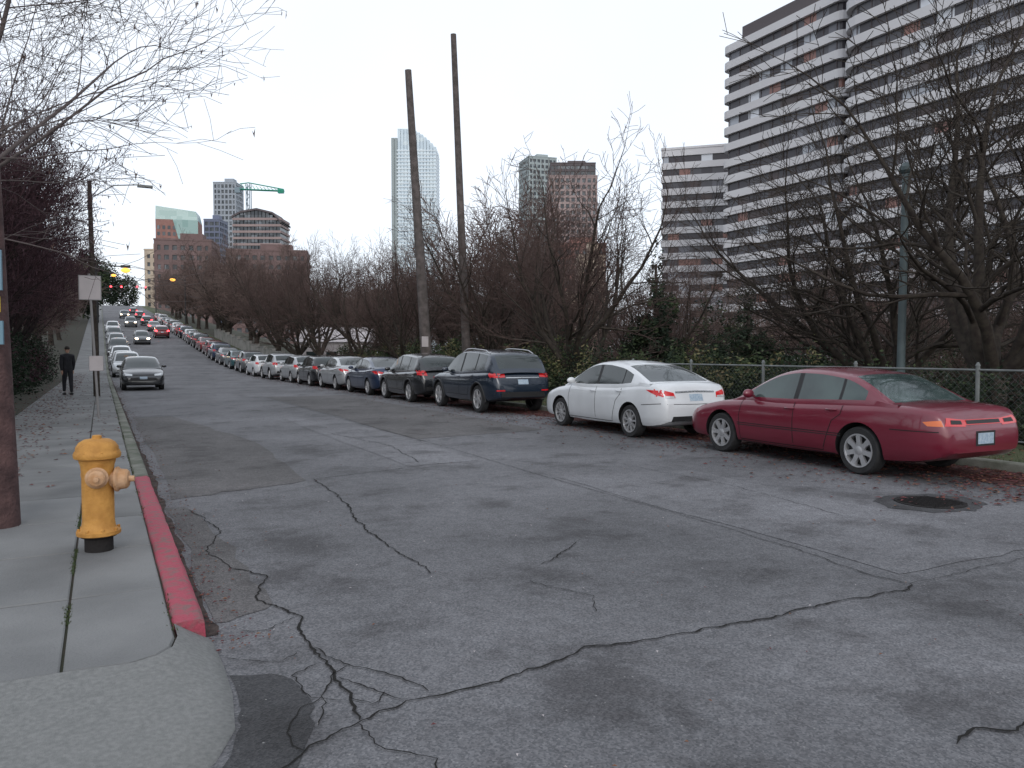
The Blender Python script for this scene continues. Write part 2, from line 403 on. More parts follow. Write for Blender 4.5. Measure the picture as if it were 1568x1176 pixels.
mb=MB(); rr=random.Random(11)
def leafq(x,y,z,s,mi):
    a=rr.uniform(0,6.28); t=rr.uniform(-.35,.35)
    c,sn=math.cos(a)*s,math.sin(a)*s
    mb.add([(x-c,y-sn,z+0.004),(x+sn*.5,y-c*.5,z+0.008+abs(t)*s),(x+c,y+sn,z+0.005),(x-sn*.5,y+c*.5,z+0.01)],[(0,1,2,3)],mi)
for i in range(11000):
    y=5+55*rr.random()**1.5; x=KR-abs(rr.gauss(0,1.15))-0.02
    leafq(x,y,zp(y)+0.008,rr.uniform(0.02,0.045),rr.choice([0,1,1]))
for i in range(1500):
    y=4.5+45*rr.random()**1.3; x=0.52+abs(rr.gauss(0,0.16))
    leafq(x,y,zp(y)+0.008,rr.uniform(0.006,0.02),rr.choice([0,1,1]))
for i in range(2800):
    y=10+50*rr.random(); x=-0.9-abs(rr.gauss(0,0.8)) if rr.random()<.7 else rr.uniform(-1.9,.3)
    leafq(x,y,zp(y)+0.135,rr.uniform(0.02,0.045),rr.choice([0,1,1]))
for i in range(450):
    y=2.5+22*rr.random()**1.3; x=rr.uniform(.8,10)
    leafq(x,y,zp(y)+0.006,rr.uniform(0.006,0.015),rr.choice([0,1,2]))
for i in range(1800):
    y=5+40*rr.random(); x=rr.uniform(KR+.2,13.6)
    leafq(x,y,zp(y)+0.12,rr.uniform(0.02,0.045),rr.choice([0,1]))
mb.obj('fallen_leaves',[M['leaf1'],M['leaf2'],M['signw']])

mb=MB()
for i in range(5600):
    if i<3300: x=rr.uniform(KR+.18,13.6); y=rr.uniform(4.5,26); z=zp(y)+.11
    elif i<4700:
        y=rr.uniform(4.6,40); x=0.325+rr.gauss(0,.014); z=zp(y)+.12
        if math.sin(y*1.7)+math.sin(y*4.1)<.3: continue
    else:
        y=rr.uniform(5,8.4); x=-0.2+rr.gauss(0,.012); z=.115
        if math.sin(y*4.1)<-.1: continue
    h=rr.uniform(.02,.08) if i<3300 else rr.uniform(.01,.03); a=rr.uniform(0,6.28); w=.006
    mb.add([(x-w*math.cos(a),y-w*math.sin(a),z),(x+w*math.cos(a),y+w*math.sin(a),z),(x+rr.uniform(-.03,.03)*h*12,y+rr.uniform(-.03,.03)*h*12,z+h)],[(0,1,2)],rr.choice([0,1]))
mb.obj('grass',[M['ev2'],M['grass']])

# ------------------------------------------------------------------ cars
def curve(cps,L,sig=0.04):
    ys=np.arange(-L/2-0.3,L/2+0.3,0.01); c=sorted(cps)
    z=np.interp(ys,[p[0] for p in c],[p[1] for p in c])
    k=np.arange(-30,31)*0.01; g=np.exp(-k**2/(2*sig**2)); g/=g.sum()
    z2=np.convolve(np.pad(z,30,mode='edge'),g,'valid')
    return lambda y: float(np.interp(y,ys,z2))

def make_wheel(r,w,style,key):
    mb=MB(); R=Matrix.Rotation(rad(90),4,'Y')
    rr_=r*0.68
    mb.revolve([(rr_,-w/2),(r*.93,-w/2),(r*.985,-w/2+.02),(r,-w/2+.05),(r,w/2-.05),(r*.985,w/2-.02),(r*.93,w/2),(rr_*1.02,w/2-.004)],40,0,R,False)
    mb.revolve([(rr_*1.04,w/2-.012),(rr_*1.04,w/2+.003),(rr_*.95,w/2+.001),(rr_*.91,w/2-.05),(rr_*.91,w/2-.10)],40,1,R,False)
    mb.revolve([(rr_*.92,w/2-.075),(rr_*.92,w/2-.07)],30,2,R)
    n,sw=style
    mb.revolve([(.062,w/2-.06),(.06,w/2-.006),(.045,w/2-.001),(.012,w/2+.003)],20,1,R)
    for k in range(n):
        a=2*math.pi*k/n; Rk=Matrix.Rotation(a,3,'X')
        r0,r1=.045,rr_*.97
        v=[]
        for (rv,hw,xo) in ((r0,sw*.5,w/2-.01),(r0+(r1-r0)*.5,sw*.38,w/2-.008),(r1,sw*.5,w/2-.006)):
            for sx in (-1,1):
                v.append(Rk@Vector((xo,sx*hw,rv))); v.append(Rk@Vector((xo-.035,sx*hw*1.15,rv)))
        f=[]
        for i in range(2):
            b=i*4; f+= [(b,b+2,b+6,b+4),(b,b+4,b+5,b+1),(b+2,b+3,b+7,b+6)]
        mb.add(v,f,1)
    return mb.mesh('wheel_'+key,[M['rubber'],M['alloy'],M['black']],True,40)

def car_template(key,s):
    L,W=s['L'],s['W']; hl=L/2
    D=curve(s['D'],L,.05); B=curve(s['B'],L,.05); R=curve(s['R'],L,s.get('rs',.06))
    def Wf(y):
        e=min(1,max(0,(abs(y)-(hl-.5))/.5)); return W*(1-.24*(1-math.sqrt(max(0,1-e*e))))*(1-.05*(abs(y)/hl)**4)
    ends=[0,.008,.02,.04,.07,.11,.16,.22,.29]
    st=[-hl+e for e in ends]+list(np.arange(-hl+.35,hl-.34,.06))+[hl-e for e in ends[::-1]]
    sec=[(0,0),(.80,0),(.92,.03),(.965,.12),(.985,.24),(.997,.38),(1.0,.52),(.998,.66),(.985,.78),(.972,.86),(.95,.93),(.915,.975),(.86,.995)]
    V=[];F=[]
    for y in st:
        w,b,d=Wf(y),B(y),D(y); h=d-b; cr=.035*min(1,(hl-abs(y))/.5+.3)
        half=[(x*w,b+z*h) for x,z in sec]+[(.66*w,d+cr*.45),(.44*w,d+cr*.75),(.22*w,d+cr*.94),(0,d+cr)]
        ring=half+[(-x,z) for x,z in half[-2:0:-1]]
        for x,z in ring: V.append((x,y,z))
    n=len(ring)
    for i in range(len(st)-1):
        for k in range(n):
            k2=(k+1)%n; F.append((i*n+k,(i+1)*n+k,(i+1)*n+k2,i*n+k2))
    F.append(tuple(range(n))); F.append(tuple((len(st)-1)*n+k for k in range(n))[::-1])
    me=bpy.data.meshes.new('body_'+key); me.from_pydata(V,[],F); me.materials.append(P['white']); me.materials.append(M['black'])
    me.update()
    ob=bpy.data.objects.new('tmp',me); COL.objects.link(ob)
    cm=MB()
    for wy in s['wy']:
        for sx in (-1,1):
            T=Matrix.Translation((sx*(W-.08),wy,s['wr']+.005))@Matrix.Rotation(rad(90),4,'Y')
            ra=s['wr']+s.get('gap',.055)
            cm.revolve([(ra,-.22),(ra,.22)],40,1,T)
    co=cm.obj('cut',[P['white'],M['black']])
    md=ob.modifiers.new('b','BOOLEAN'); md.object=co; md.operation='DIFFERENCE'; md.solver='EXACT'
    dg=bpy.context.evaluated_depsgraph_get(); nm=bpy.data.meshes.new_from_object(ob.evaluated_get(dg)); nm.name='body_'+key
    bpy.data.objects.remove(ob); bpy.data.objects.remove(co)
    if len(nm.materials)<2: nm.materials.append(M['black'])
    nm.shade_smooth(); nm.set_sharp_from_angle(angle=rad(32))
    g0,g1=s['g']; bounds=[g0,g1,s['sg'][0],s['sg'][1],s['wsb'],s['wst'],s['rgb'],s['rgt']]
    for a,b in s['pil']: bounds+=[a,b]
    gs=sorted(set([round(v,3) for v in list(np.arange(g0,g1,.06))+bounds]))
    GV=[]
    tb=s.get('tumble',.30)
    for y in gs:
        d=D(y); r=max(R(y),d+.0); hh=max(r-d,0.001); wb=Wf(y)*.925*(1-.03*max(0,(y-.3)))
        f1=min(.035,.3*hh); f2=hh-min(.055,.35*hh)
        xt=wb-hh*tb
        hp=[(wb+.012,d-.04),(wb-.005,d+f1),(wb-f1*tb-.01-(f2-f1)*tb*.48,d+(f1+f2)/2),(wb-f2*tb-.012,d+f2),(xt-.035,r-.018*min(1,hh*4)),(xt-.10,r),(xt*.66,r+.018*min(1,hh*4)),(xt*.33,r+.03*min(1,hh*4)),(0,r+.034*min(1,hh*4))]
        ring=hp+[(-x,z) for x,z in hp[-2::-1]]
        for x,z in ring: GV.append((x,y,z))
    n=len(ring); GF=[];GM=[]
    for i in range(len(gs)-1):
        ym=(gs[i]+gs[i+1])/2
        for k in range(n-1):
            GF.append((i*n+k,(i+1)*n+k,(i+1)*n+k+1,i*n+k+1))
            kk=min(k,n-2-k); mi=0
            if kk in(1,2) and s['sg'][0]<ym<s['sg'][1]:
                mi=1
                for a,b in s['pil']:
                    if a<ym<b: mi=2
            if kk>=5 and (s['wst']<ym<s['wsb'] or s['rgb']<ym<s['rgt']): mi=3
            GM.append(mi)
    gm=MB(); gm.add(GV,GF,GM)
    gl=M[s.get('glass','glass')]
    gmesh=gm.mesh('greenhouse_'+key,[P['white'],gl,M['black'],gl],True,28)
    bv=BVHTree.FromPolygons([Vector(v) for v in V]+[Vector(v) for v in GV],F+[tuple(i+len(V) for i in q) for q in GF])
    dm=MB(); DM=['gap','taillight','amber','clear','plate','black','chrome','brake','beam','alloy','glass']
    def patch(c,dr,m,nu=8,nv=4,off=.004):
        c=[Vector(p) for p in c]; dr=Vector(dr); g={}
        for i in range(nu+1):
            for j in range(nv+1):
                u,v=i/nu,j/nv
                p=c[0]*(1-u)*(1-v)+c[1]*u*(1-v)+c[2]*u*v+c[3]*(1-u)*v
                h=bv.ray_cast(p-dr*3,dr,6)
                if h[0] is not None:
                    nn=h[1]; nn=nn if nn.dot(dr)<0 else -nn
                    g[i,j]=h[0]+nn*off
        idx={}
        for k_,p in g.items(): idx[k_]=len(dm.V); dm.V.append(tuple(p))
        mi=DM.index(m)
        for i in range(nu):
            for j in range(nv):
                q=[(i,j),(i+1,j),(i+1,j+1),(i,j+1)]
                if all(k_ in idx for k_ in q):
                    pts=[g[k_] for k_ in q]
                    if max((pts[a]-pts[(a+1)%4]).length for a in range(4))<.35:
                        dm.F.append(tuple(idx[k_] for k_ in q)); dm.M.append(mi)
    for kind,q,m,*rest in s['patch']:
        off=rest[0] if rest else .004
        if kind=='rear': 
            for sx in(1,-1): patch([(sx*x,-3,z) for x,z in q],(0,1,0),m,8,5,off)
        if kind=='front':
            for sx in(1,-1): patch([(sx*x,3,z) for x,z in q],(0,-1,0),m,8,5,off)
        if kind=='side':
            for sx in(1,-1): patch([(sx*2,y,z) for y,z in q],(-sx,0,0),m,14,5,off)
        if kind=='line':
            w=.006
            for a,b in zip(q[:-1],q[1:]):
                dv=Vector((b[0]-a[0],b[1]-a[1])).normalized(); pr=Vector((-dv.y,dv.x))*w
                for sx in(1,-1): patch([(sx*2,a[0]+pr.x,a[1]+pr.y),(sx*2,b[0]+pr.x,b[1]+pr.y),(sx*2,b[0]-pr.x,b[1]-pr.y),(sx*2,a[0]-pr.x,a[1]-pr.y)],(-sx,0,0),m,10,1,.003)
    mm=MB()
    my=s['mirror']; zb=D(my)+.09
    for sx in(1,-1):
        x0=Wf(my)*.93
        T=Matrix.Translation((sx*(x0+.10),my-.02,zb))@Matrix.Diagonal((.105,.055,.07,1))
        prof=[(math.sin(a)*1.0+.001,-math.cos(a)) for a in np.linspace(0.05,math.pi-.05,9)]
        mm.revolve(prof,16,0,T); mm.box((sx*x0,my,zb-.04),(.10,.04,.03),0)
        for hy in s['handles']:
            hz=D(hy)-.10; h=bv.ray_cast(Vector((sx*3,hy,hz)),Vector((-sx,0,0)),6)
            if h[0] is not None:
                mm.tube([h[0]+Vector((sx*.0,-.09,0)),h[0]+Vector((sx*.028,-.06,0)),h[0]+Vector((sx*.028,.06,0)),h[0]+Vector((sx*.0,.09,0))],[.012]*4,6,0)
        if s.get('rails'):
            a,b=s['rails']; pts=[]
            for t in np.linspace(0,1,8):
                y=a+(b-a)*t; z=R(y)+.05-(.06 if t in(0,1) else 0); wbb=Wf(y)*.925-(R(y)-D(y))*tb-.06
                pts.append((sx*wbb,y,z))
            mm.tube(pts,[.016]*8,6,1)
    dmesh=dm.mesh('details_'+key,[M[k] for k in DM],True,30)
    mmesh=mm.mesh('mirrors_'+key,[P['white'],M['alloy']],True,40)
    wm=make_wheel(s['wr'],.205,s['spokes'],key)
    am=MB()
    if s.get('clad'):
        for wy in s['wy']:
            for sx in(1,-1):
                ra=s['wr']+.075; pts=[]
                for a in np.linspace(rad(-8),rad(188),18):
                    yy=wy+math.cos(a)*ra; zz=s['wr']+math.sin(a)*ra
                    h=bv.ray_cast(Vector((sx*3,yy,max(zz,B(yy)+.08))),Vector((-sx,0,0)),6)
                    x=abs(h[0].x) if h[0] is not None else W
                    pts.append((sx*(x-.005),yy,zz))
                am.tube(pts,[.028]*18,6,0)
    am_mesh=am.mesh('arch_trim_'+key,[M['black']],True) if am.V else None
    return dict(body=nm,green=gmesh,det=dmesh,mir=mmesh,wheel=wm,arch=am_mesh,s=s)

def place_car(t,name,x,y,face=1,pt='white',yaw=0.0,lit=None):
    z=zp(y); sl=(zp(y+1.4)-zp(y-1.4))/2.8
    e=empty(name,(x,y,z))
    e.rotation_euler=Euler((math.atan(sl)*face,0,(0 if face>0 else math.pi)+yaw),'XYZ')
    def ch(nm_,me,ps=None):
        o=bpy.data.objects.new(nm_,me); COL.objects.link(o); o.parent=e
        if ps is not None:
            o.material_slots[ps].link='OBJECT'; o.material_slots[ps].material=P[pt]
        return o
    ch('body',t['body'],0); ch('roof_and_windows',t['green'],0); d=ch('lamps_and_trim',t['det']); ch('mirrors_and_handles',t['mir'],0)
    if lit=='brake': d.material_slots[1].link='OBJECT'; d.material_slots[1].material=M['brake']
    if lit=='beam': d.material_slots[3].link='OBJECT'; d.material_slots[3].material=M['beam']
    if t['arch']: ch('arch_trim',t['arch'])
    s=t['s']; i=1
    for wy in s['wy']:
        for sx in(1,-1):
            w=ch('wheel_%d'%i,t['wheel']); i+=1
            w.location=(sx*(s['W']-.125),wy,s['wr']); w.rotation_euler=(random.uniform(0,6),0,0 if sx>0 else math.pi)
    return e

def std_lines(y0,yb,y1,zs,zt,archtop):
    return [('line',[(y0,zs),(y0+.02,zt*.7),(y0-.02,zt)],'gap'),('line',[(yb,zs),(yb,zt)],'gap'),('line',[(y1+.33,zs),(y1+.16,archtop),(y1+.02,zt-.12),(y1,zt)],'gap'),('line',[(y1+.33,zs),(y0,zs)],'gap')]

T={}
T['taurus']=car_template('a',dict(L=4.90,W=.90,wy=(1.48,-1.26),wr=.325,glass='glass_g',
 D=[(-2.45,.60),(-2.43,.72),(-2.38,.86),(-2.28,.935),(-2.0,.965),(-1.5,.98),(-.9,.96),(0,.925),(.9,.915),(1.5,.865),(2.0,.77),(2.3,.67),(2.45,.52)],
 B=[(-2.45,.42),(-2.35,.32),(-2.1,.26),(-1.7,.22),(0,.2),(1.9,.22),(2.3,.24),(2.45,.34)],
 R=[(-1.9,.92),(-1.74,.965),(-1.3,1.20),(-1.0,1.33),(-.5,1.395),(0,1.405),(.35,1.35),(.7,1.20),(1.2,.92),(1.35,.84)],rs=.10,
 g=(-1.82,1.27),sg=(-1.32,.98),pil=[(-.14,-.05),(-.93,-.88)],wsb=1.16,wst=.28,rgb=-1.70,rgt=-1.0,mirror=.80,handles=(-.02,-.80),spokes=(7,.078),tumble=.34,
 patch=[('rear',[(.36,.725),(.36,.81),(.66,.84),(.72,.74)],'taillight'),('rear',[(.42,.755),(.42,.80),(.60,.81),(.62,.76)],'black',.008),
  ('rear',[(.0,.745),(.0,.81),(.36,.81),(.36,.745)],'taillight'),('rear',[(0,.755),(0,.80),(.33,.80),(.33,.755)],'black',.008),
  ('side',[(-2.39,.735),(-2.36,.81),(-2.18,.785),(-2.24,.735)],'amber'),
  ('rear',[(0,.50),(0,.64),(.155,.64),(.155,.50)],'plate',.007),('rear',[(0,.475),(0,.665),(.19,.665),(.19,.475)],'black',.003),
  ('line',[(-2.36,.665),(-1.75,.66)],'gap'),('line',[(-.98,.50),(1.08,.50)],'black'),('line',[(-.98,.53),(1.08,.53)],'gap'),('line',[(-.85,.24),(1.1,.24)],'black'),
  ('front',[(.42,.60),(.42,.68),(.74,.66),(.74,.58)],'clear'),('front',[(0,.42),(0,.52),(.4,.52),(.4,.42)],'black')]
  +std_lines(1.02,-.10,-.98,.27,.92,.70)))
T['corolla']=car_template('b',dict(L=4.60,W=.880,wy=(1.38,-1.32),wr=.318,
 D=[(-2.30,.62),(-2.28,.76),(-2.24,.93),(-2.16,1.03),(-2.0,1.06),(-1.6,1.05),(-.9,.99),(.3,.95),(1.0,.955),(1.6,.88),(2.05,.76),(2.23,.66),(2.30,.52)],
 B=[(-2.30,.38),(-2.2,.29),(-1.9,.24),(0,.2),(1.9,.22),(2.2,.24),(2.30,.3)],
 R=[(-2.0,1.02),(-1.85,1.06),(-1.3,1.28),(-.95,1.39),(-.4,1.455),(0,1.46),(.35,1.40),(.7,1.25),(1.25,.96),(1.4,.88)],rs=.11,
 g=(-1.9,1.3),sg=(-1.30,1.0),pil=[(-.14,-.04),(-1.02,-.98)],wsb=1.2,wst=.32,rgb=-1.78,rgt=-.95,mirror=.82,handles=(0,-.95),spokes=(9,.045),tumble=.33,
 patch=[('rear',[(.48,.80),(.50,.90),(.80,.97),(.80,.83)],'taillight'),('side',[(-2.27,.82),(-2.25,.94),(-1.83,.95),(-2.08,.86)],'taillight'),
  ('rear',[(.50,.80),(.50,.835),(.70,.845),(.70,.80)],'clear',.008),
  ('rear',[(0,.90),(0,.935),(.46,.925),(.46,.89)],'chrome'),('rear',[(0,.74),(0,.87),(.155,.87),(.155,.74)],'plate'),
  ('rear',[(0,.36),(0,.46),(.55,.46),(.6,.36)],'black'),('rear',[(0,.675),(0,.685),(.85,.70),(.85,.69)],'gap'),
  ('line',[(-2.2,.70),(-1.72,.66)],'gap'),
  ('front',[(.44,.64),(.44,.72),(.76,.76),(.78,.66)],'clear'),('front',[(0,.42),(0,.58),(.5,.56),(.55,.44)],'black'),('front',[(0,.66),(0,.69),(.42,.70),(.42,.66)],'black'),
  ('front',[(0,.50),(0,.60),(.15,.60),(.15,.50)],'plate',.01)]
  +std_lines(.98,-.09,-1.02,.27,.95,.70)))
T['suv']=car_template('c',dict(L=4.78,W=.955,wy=(1.50,-1.42),wr=.38,gap=.06,clad=True,
 D=[(-2.39,.66),(-2.38,.85),(-2.35,1.0),(-2.28,1.10),(-2.0,1.15),(-1.2,1.12),(0,1.07),(1.0,1.06),(1.6,1.04),(2.1,.98),(2.29,.86),(2.39,.62)],
 B=[(-2.39,.46),(-2.3,.40),(-1.9,.32),(0,.29),(1.9,.32),(2.3,.38),(2.39,.44)],
 R=[(-2.42,1.02),(-2.32,1.10),(-2.16,1.32),(-1.95,1.55),(-1.8,1.615),(-1.3,1.675),(-.4,1.715),(.1,1.70),(.45,1.63),(.75,1.47),(1.25,1.08),(1.4,1.0)],rs=.07,
 g=(-2.34,1.32),sg=(-1.72,1.0),pil=[(-.20,-.08),(-1.16,-1.08)],wsb=1.2,wst=.44,rgb=-2.24,rgt=-1.92,mirror=.82,handles=(-.05,-1.02),spokes=(5,.085),tumble=.30,rails=(-1.7,.2),
 patch=[('rear',[(.52,.99),(.52,1.08),(.86,1.11),(.88,.97)],'taillight'),('side',[(-2.36,.98),(-2.33,1.09),(-2.02,1.08),(-2.10,1.0)],'taillight'),
  ('rear',[(0,.80),(0,.93),(.155,.93),(.155,.80)],'plate'),('rear',[(0,.97),(0,.99),(.5,.99),(.5,.97)],'chrome'),
  ('rear',[(0,.46),(0,.60),(.80,.60),(.82,.46)],'black'),('rear',[(.55,.62),(.55,.655),(.78,.655),(.78,.62)],'taillight'),
  ('side',[(-.98,.32),(-.98,.45),(1.05,.45),(1.05,.32)],'black'),
  ('front',[(.48,.84),(.48,.94),(.82,.95),(.85,.84)],'clear'),('front',[(0,.82),(0,.95),(.46,.95),(.46,.83)],'black'),('front',[(0,.48),(0,.6),(.7,.6),(.7,.48)],'black')]
  +std_lines(1.0,-.14,-1.06,.46,1.06,.88)))
T['cross']=car_template('d',dict(L=4.45,W=.91,wy=(1.38,-1.25),wr=.35,gap=.055,clad=True,
 D=[(-2.22,.66),(-2.21,.85),(-2.18,.98),(-2.1,1.05),(-1.8,1.08),(0,1.0),(1.0,.99),(1.5,.95),(1.95,.86),(2.12,.74),(2.22,.56)],
 B=[(-2.22,.40),(-2.1,.33),(-1.8,.26),(0,.22),(1.8,.25),(2.1,.3),(2.22,.36)],
 R=[(-2.25,.96),(-2.17,1.04),(-2.02,1.26),(-1.8,1.45),(-1.6,1.52),(-.5,1.60),(.0,1.59),(.35,1.52),(.7,1.34),(1.2,1.0),(1.35,.95)],rs=.08,
 g=(-2.17,1.27),sg=(-1.58,.98),pil=[(-.18,-.08),(-1.08,-1.02)],wsb=1.15,wst=.34,rgb=-2.08,rgt=-1.76,mirror=.80,handles=(-.04,-.98),spokes=(5,.075),tumble=.30,
 patch=[('rear',[(.56,.90),(.60,1.06),(.82,1.08),(.84,.92)],'taillight'),('side',[(-2.19,.90),(-2.16,1.04),(-1.88,1.04),(-1.98,.94)],'taillight'),
  ('rear',[(0,.76),(0,.88),(.155,.88),(.155,.76)],'plate'),('rear',[(0,.42),(0,.54),(.75,.54),(.78,.42)],'black'),
  ('front',[(.46,.74),(.46,.84),(.78,.86),(.8,.75)],'clear'),('front',[(0,.56),(0,.80),(.42,.80),(.42,.58)],'black'),('front',[(0,.42),(0,.5),(.6,.5),(.6,.42)],'black')]
  +std_lines(.97,-.13,-.97,.40,.99,.78)))
T['hatch']=car_template('e',dict(L=4.15,W=.875,wy=(1.28,-1.28),wr=.31,
 D=[(-2.07,.62),(-2.06,.80),(-2.03,.93),(-1.95,1.0),(-1.6,1.02),(0,.95),(1.0,.94),(1.5,.87),(1.85,.76),(2.0,.66),(2.07,.52)],
 B=[(-2.07,.38),(-1.95,.28),(-1.6,.22),(0,.2),(1.7,.22),(1.95,.24),(2.07,.32)],
 R=[(-2.1,.92),(-2.02,.98),(-1.86,1.2),(-1.6,1.38),(-1.4,1.42),(-.4,1.48),(.1,1.47),(.45,1.39),(.8,1.21),(1.25,.94),(1.35,.9)],rs=.08,
 g=(-2.03,1.25),sg=(-1.55,1.02),pil=[(-.14,-.04),(-1.0,-.95)],wsb=1.18,wst=.4,rgb=-1.93,rgt=-1.54,mirror=.84,handles=(0,-.9),spokes=(8,.05),tumble=.31,
 patch=[('rear',[(.58,.84),(.62,.99),(.78,1.0),(.80,.86)],'taillight'),('side',[(-2.04,.84),(-2.0,.97),(-1.78,.97),(-1.86,.88)],'taillight'),
  ('rear',[(0,.70),(0,.82),(.155,.82),(.155,.70)],'plate'),('rear',[(0,.36),(0,.46),(.55,.46),(.6,.36)],'black'),
  ('front',[(.44,.64),(.44,.74),(.74,.78),(.76,.66)],'clear'),('front',[(0,.40),(0,.56),(.45,.56),(.5,.42)],'black'),('front',[(0,.60),(0,.64),(.42,.66),(.42,.61)],'black')]
  +std_lines(.95,-.09,-.93,.27,.95,.68)))

random.seed(4)
RX=9.98
place_car(T['taurus'],'red_sedan',9.97,8.42,1,'red',yaw=-0.03)
place_car(T['corolla'],'white_sedan',10.0,13.75,1,'white',yaw=-0.025)
place_car(T['suv'],'navy_suv',10.1,20.9,1,'navy',yaw=-0.02)
row=[('cross','black',25.9),('corolla','blue',30.9),('corolla','silver',35.7),('hatch','black',40.3),('hatch','silver',45.0),('cross','silver',50.6),('hatch','white',56.2),
 ('cross','grey',62.2),('corolla','teal',67.6),('corolla','grey',73),('cross','blue',78.5),('hatch','dkred',84),('corolla','dkred',89.5),('cross','black',95),('hatch','grey',100.5),('corolla','silver',106),('cross','navy',112),('hatch','dkred',118),('corolla','white',124),('cross','grey',131),('hatch','silver',138),('corolla','black',146),('cross','white',155),('corolla','dkred',165)]
for k,c,y in row: place_car(T[k],'parked_car',RX+random.uniform(-.07,.07),y,1,c,yaw=random.uniform(-.015,.015))
place_car(T['corolla'],'parked_car',1.62,39.8,-1,'black')
for k,c,y in [('cross','silver',58),('corolla','silver',66),('hatch','white',74),('cross','black',84),('corolla','silver',95),('hatch','grey',108),('cross','white',122)]:
    place_car(T[k],'parked_car',1.5,y,-1,c)
place_car(T['cross'],'moving_car',7.0,112,1,'dkred',lit='brake')
place_car(T['corolla'],'moving_car',7.0,128,1,'grey',lit='brake')
place_car(T['cross'],'moving_car',6.9,146,1,'black',lit='brake')
place_car(T['cross'],'moving_car',6.9,172,1,'black',lit='brake')
place_car(T['hatch'],'moving_car',6.7,200,1,'black',lit='brake')
place_car(T['hatch'],'moving_car',4.2,100,-1,'grey',lit='beam')
place_car(T['cross'],'moving_car',4.3,140,-1,'grey',lit='beam')
place_car(T['cross'],'moving_car',4.3,175,-1,'grey',lit='beam')

# ------------------------------------------------------------------ fire hydrant
e=empty('fire_hydrant',(-0.04,6.78,0.13))
mb=MB(); mb.revolve([(.10,-.02),(.10,.10),(.125,.11),(.125,.125)],24,0); mb.obj('base_pipe',[M['hyd_black']],e,True)
mb=MB()
mb.revolve([(.15,.125),(.155,.13),(.155,.155),(.135,.165),(.118,.19),(.112,.24),(.112,.60),(.118,.66),(.128,.69),(.128,.705),(.160,.715),(.165,.73),(.165,.75),(.155,.765),(.15,.775),(.148,.80),(.125,.835),(.09,.856),(.05,.862),(.035,.864),(.033,.885),(.02,.89)],32,0)
mb.obj('barrel_and_bonnet',[M['hyd']],e,True)
mb=MB()
def noz(dir_,z,r,l,mi=0):
    a=math.atan2(dir_[1],dir_[0]); Tm=Matrix.Translation((0,0,z))@Matrix.Rotation(a,4,'Z')@Matrix.Rotation(rad(90),4,'Y')
    mb.revolve([(r*.9,.06),(r*.85,l*.55),(r*1.25,l*.58),(r*1.3,l*.66),(r*1.08,l*.72),(r*1.0,l*.93),(r*.8,l),(r*.32,l+.005),(r*.3,l+.04),(r*.22,l+.042)],20,mi,Tm)
noz((1,-.25),.545,.075,.22); noz((-.05,-1),.575,.062,.19); noz((-.6,1),.575,.05,.16)
mb.obj('nozzles',[M['hyd_worn']],e,True)
mb=MB()
for k in range(8):
    a=k*math.pi/4+.2
    for (r_,z) in ((.14,.165),(.150,.755)): mb.revolve([(.012,0),(.012,.016),(.008,.02)],6,0,Matrix.Translation((r_*math.cos(a),r_*math.sin(a),z-.005)))
mb.obj('bolts',[M['hyd']],e)

# ------------------------------------------------------------------ poles, signs, lamps
def pole(name,base,top,r0,r1,m,n=14):
    mb=MB(); b=Vector(base); t=Vector(top); pts=[b+(t-b)*i/8 for i in range(9)]
    mb.tube(pts,[r0+(r1-r0)*i/8 for i in range(9)],n,0,True); return mb
mb=pole('p',(11.95,30.2,0),(11.05,30.0,12.9),.24,.13,M['wood'])
mb.box((11.7,29.95,2.1),(.28,.02,.42),1,0.0); mb.box((11.6,29.9,.95),(.22,.02,.3),1)
mb.obj('utility_pole',[M['wood'],M['signw']],smooth=True)
mb=pole('p',(14.1,31.0,-.2),(13.45,31.0,15.1),.20,.12,M['wood']); mb.obj('utility_pole',[M['wood']],smooth=True)
mb=pole('p',(-.83,8.15,0.1),(-1.12,8.3,11.5),.175,.13,M['wood_red'],18)
mb.box((-.83,7.95,2.35),(.20,.03,.34),1,-.2); mb.box((-.83,7.935,2.06),(.16,.03,.13),2,-.2); mb.box((-.83,7.95,1.82),(.20,.03,.20),1,-.2)
mb.obj('utility_pole',[M['wood_red'],M['ltblue'],M['yellow']],smooth=True)
mb=pole('p',(-.15,31,0.1),(-.25,31.1,7.6),.11,.07,M['bark'])
mb.tube([(-.2,31,7.0),(.5,31,7.5),(1.3,31,7.6)],[.02,.02,.02],8,1)
mb.box((1.5,31,7.56),(.5,.18,.08),1)
mb.obj('street_lamp',[M['bark'],M['galv']],smooth=True)
SOD=mat('sodium_lamp',(.8,.35,.05),.4,emit=(1,.45,.08),estr=1.8)
def lamp(x,y,h,arm,r=.19):
    mb=pole('p',(x,y,zp(y)),(x,y,zp(y)+h),.10,.07,M['bark']); z=zp(y)+h
    mb.tube([(x,y,z-.4),(x+arm*.5,y,z),(x+arm,y,z)],[.04]*3,8,0); mb.box((x+arm+.25,y,z),(.6,.25,.16),0)
    prof=[(max(.01,r*math.sin(t)),-.06-r*.75*(1-math.cos(t))*.5*1.5) for t in np.linspace(.1,math.pi*.97,9)]
    mb.revolve(prof[::-1],14,1,Matrix.Translation((x+arm+.25,y,z-.03)))
    mb.obj('street_lamp',[M['black'],SOD],smooth=True)
lamp(-.2,60,7.4,1.55,.30); lamp(-.3,150,8.5,2.2,.4); lamp(11.6,130,8.0,-2.0,.4)
mb=pole('p',(14.05,10.2,-.1),(14.1,10.2,5.2),.085,.065,M['steelgreen'])
mb.revolve([(.09,0),(.13,.05),(.13,.12),(.05,.2)],12,0,Matrix.Translation((14.1,10.2,5.18)))
mb.obj('street_lamp',[M['steelgreen']],smooth=True)
e=empty('parking_sign',(-.12,20.4,.13))
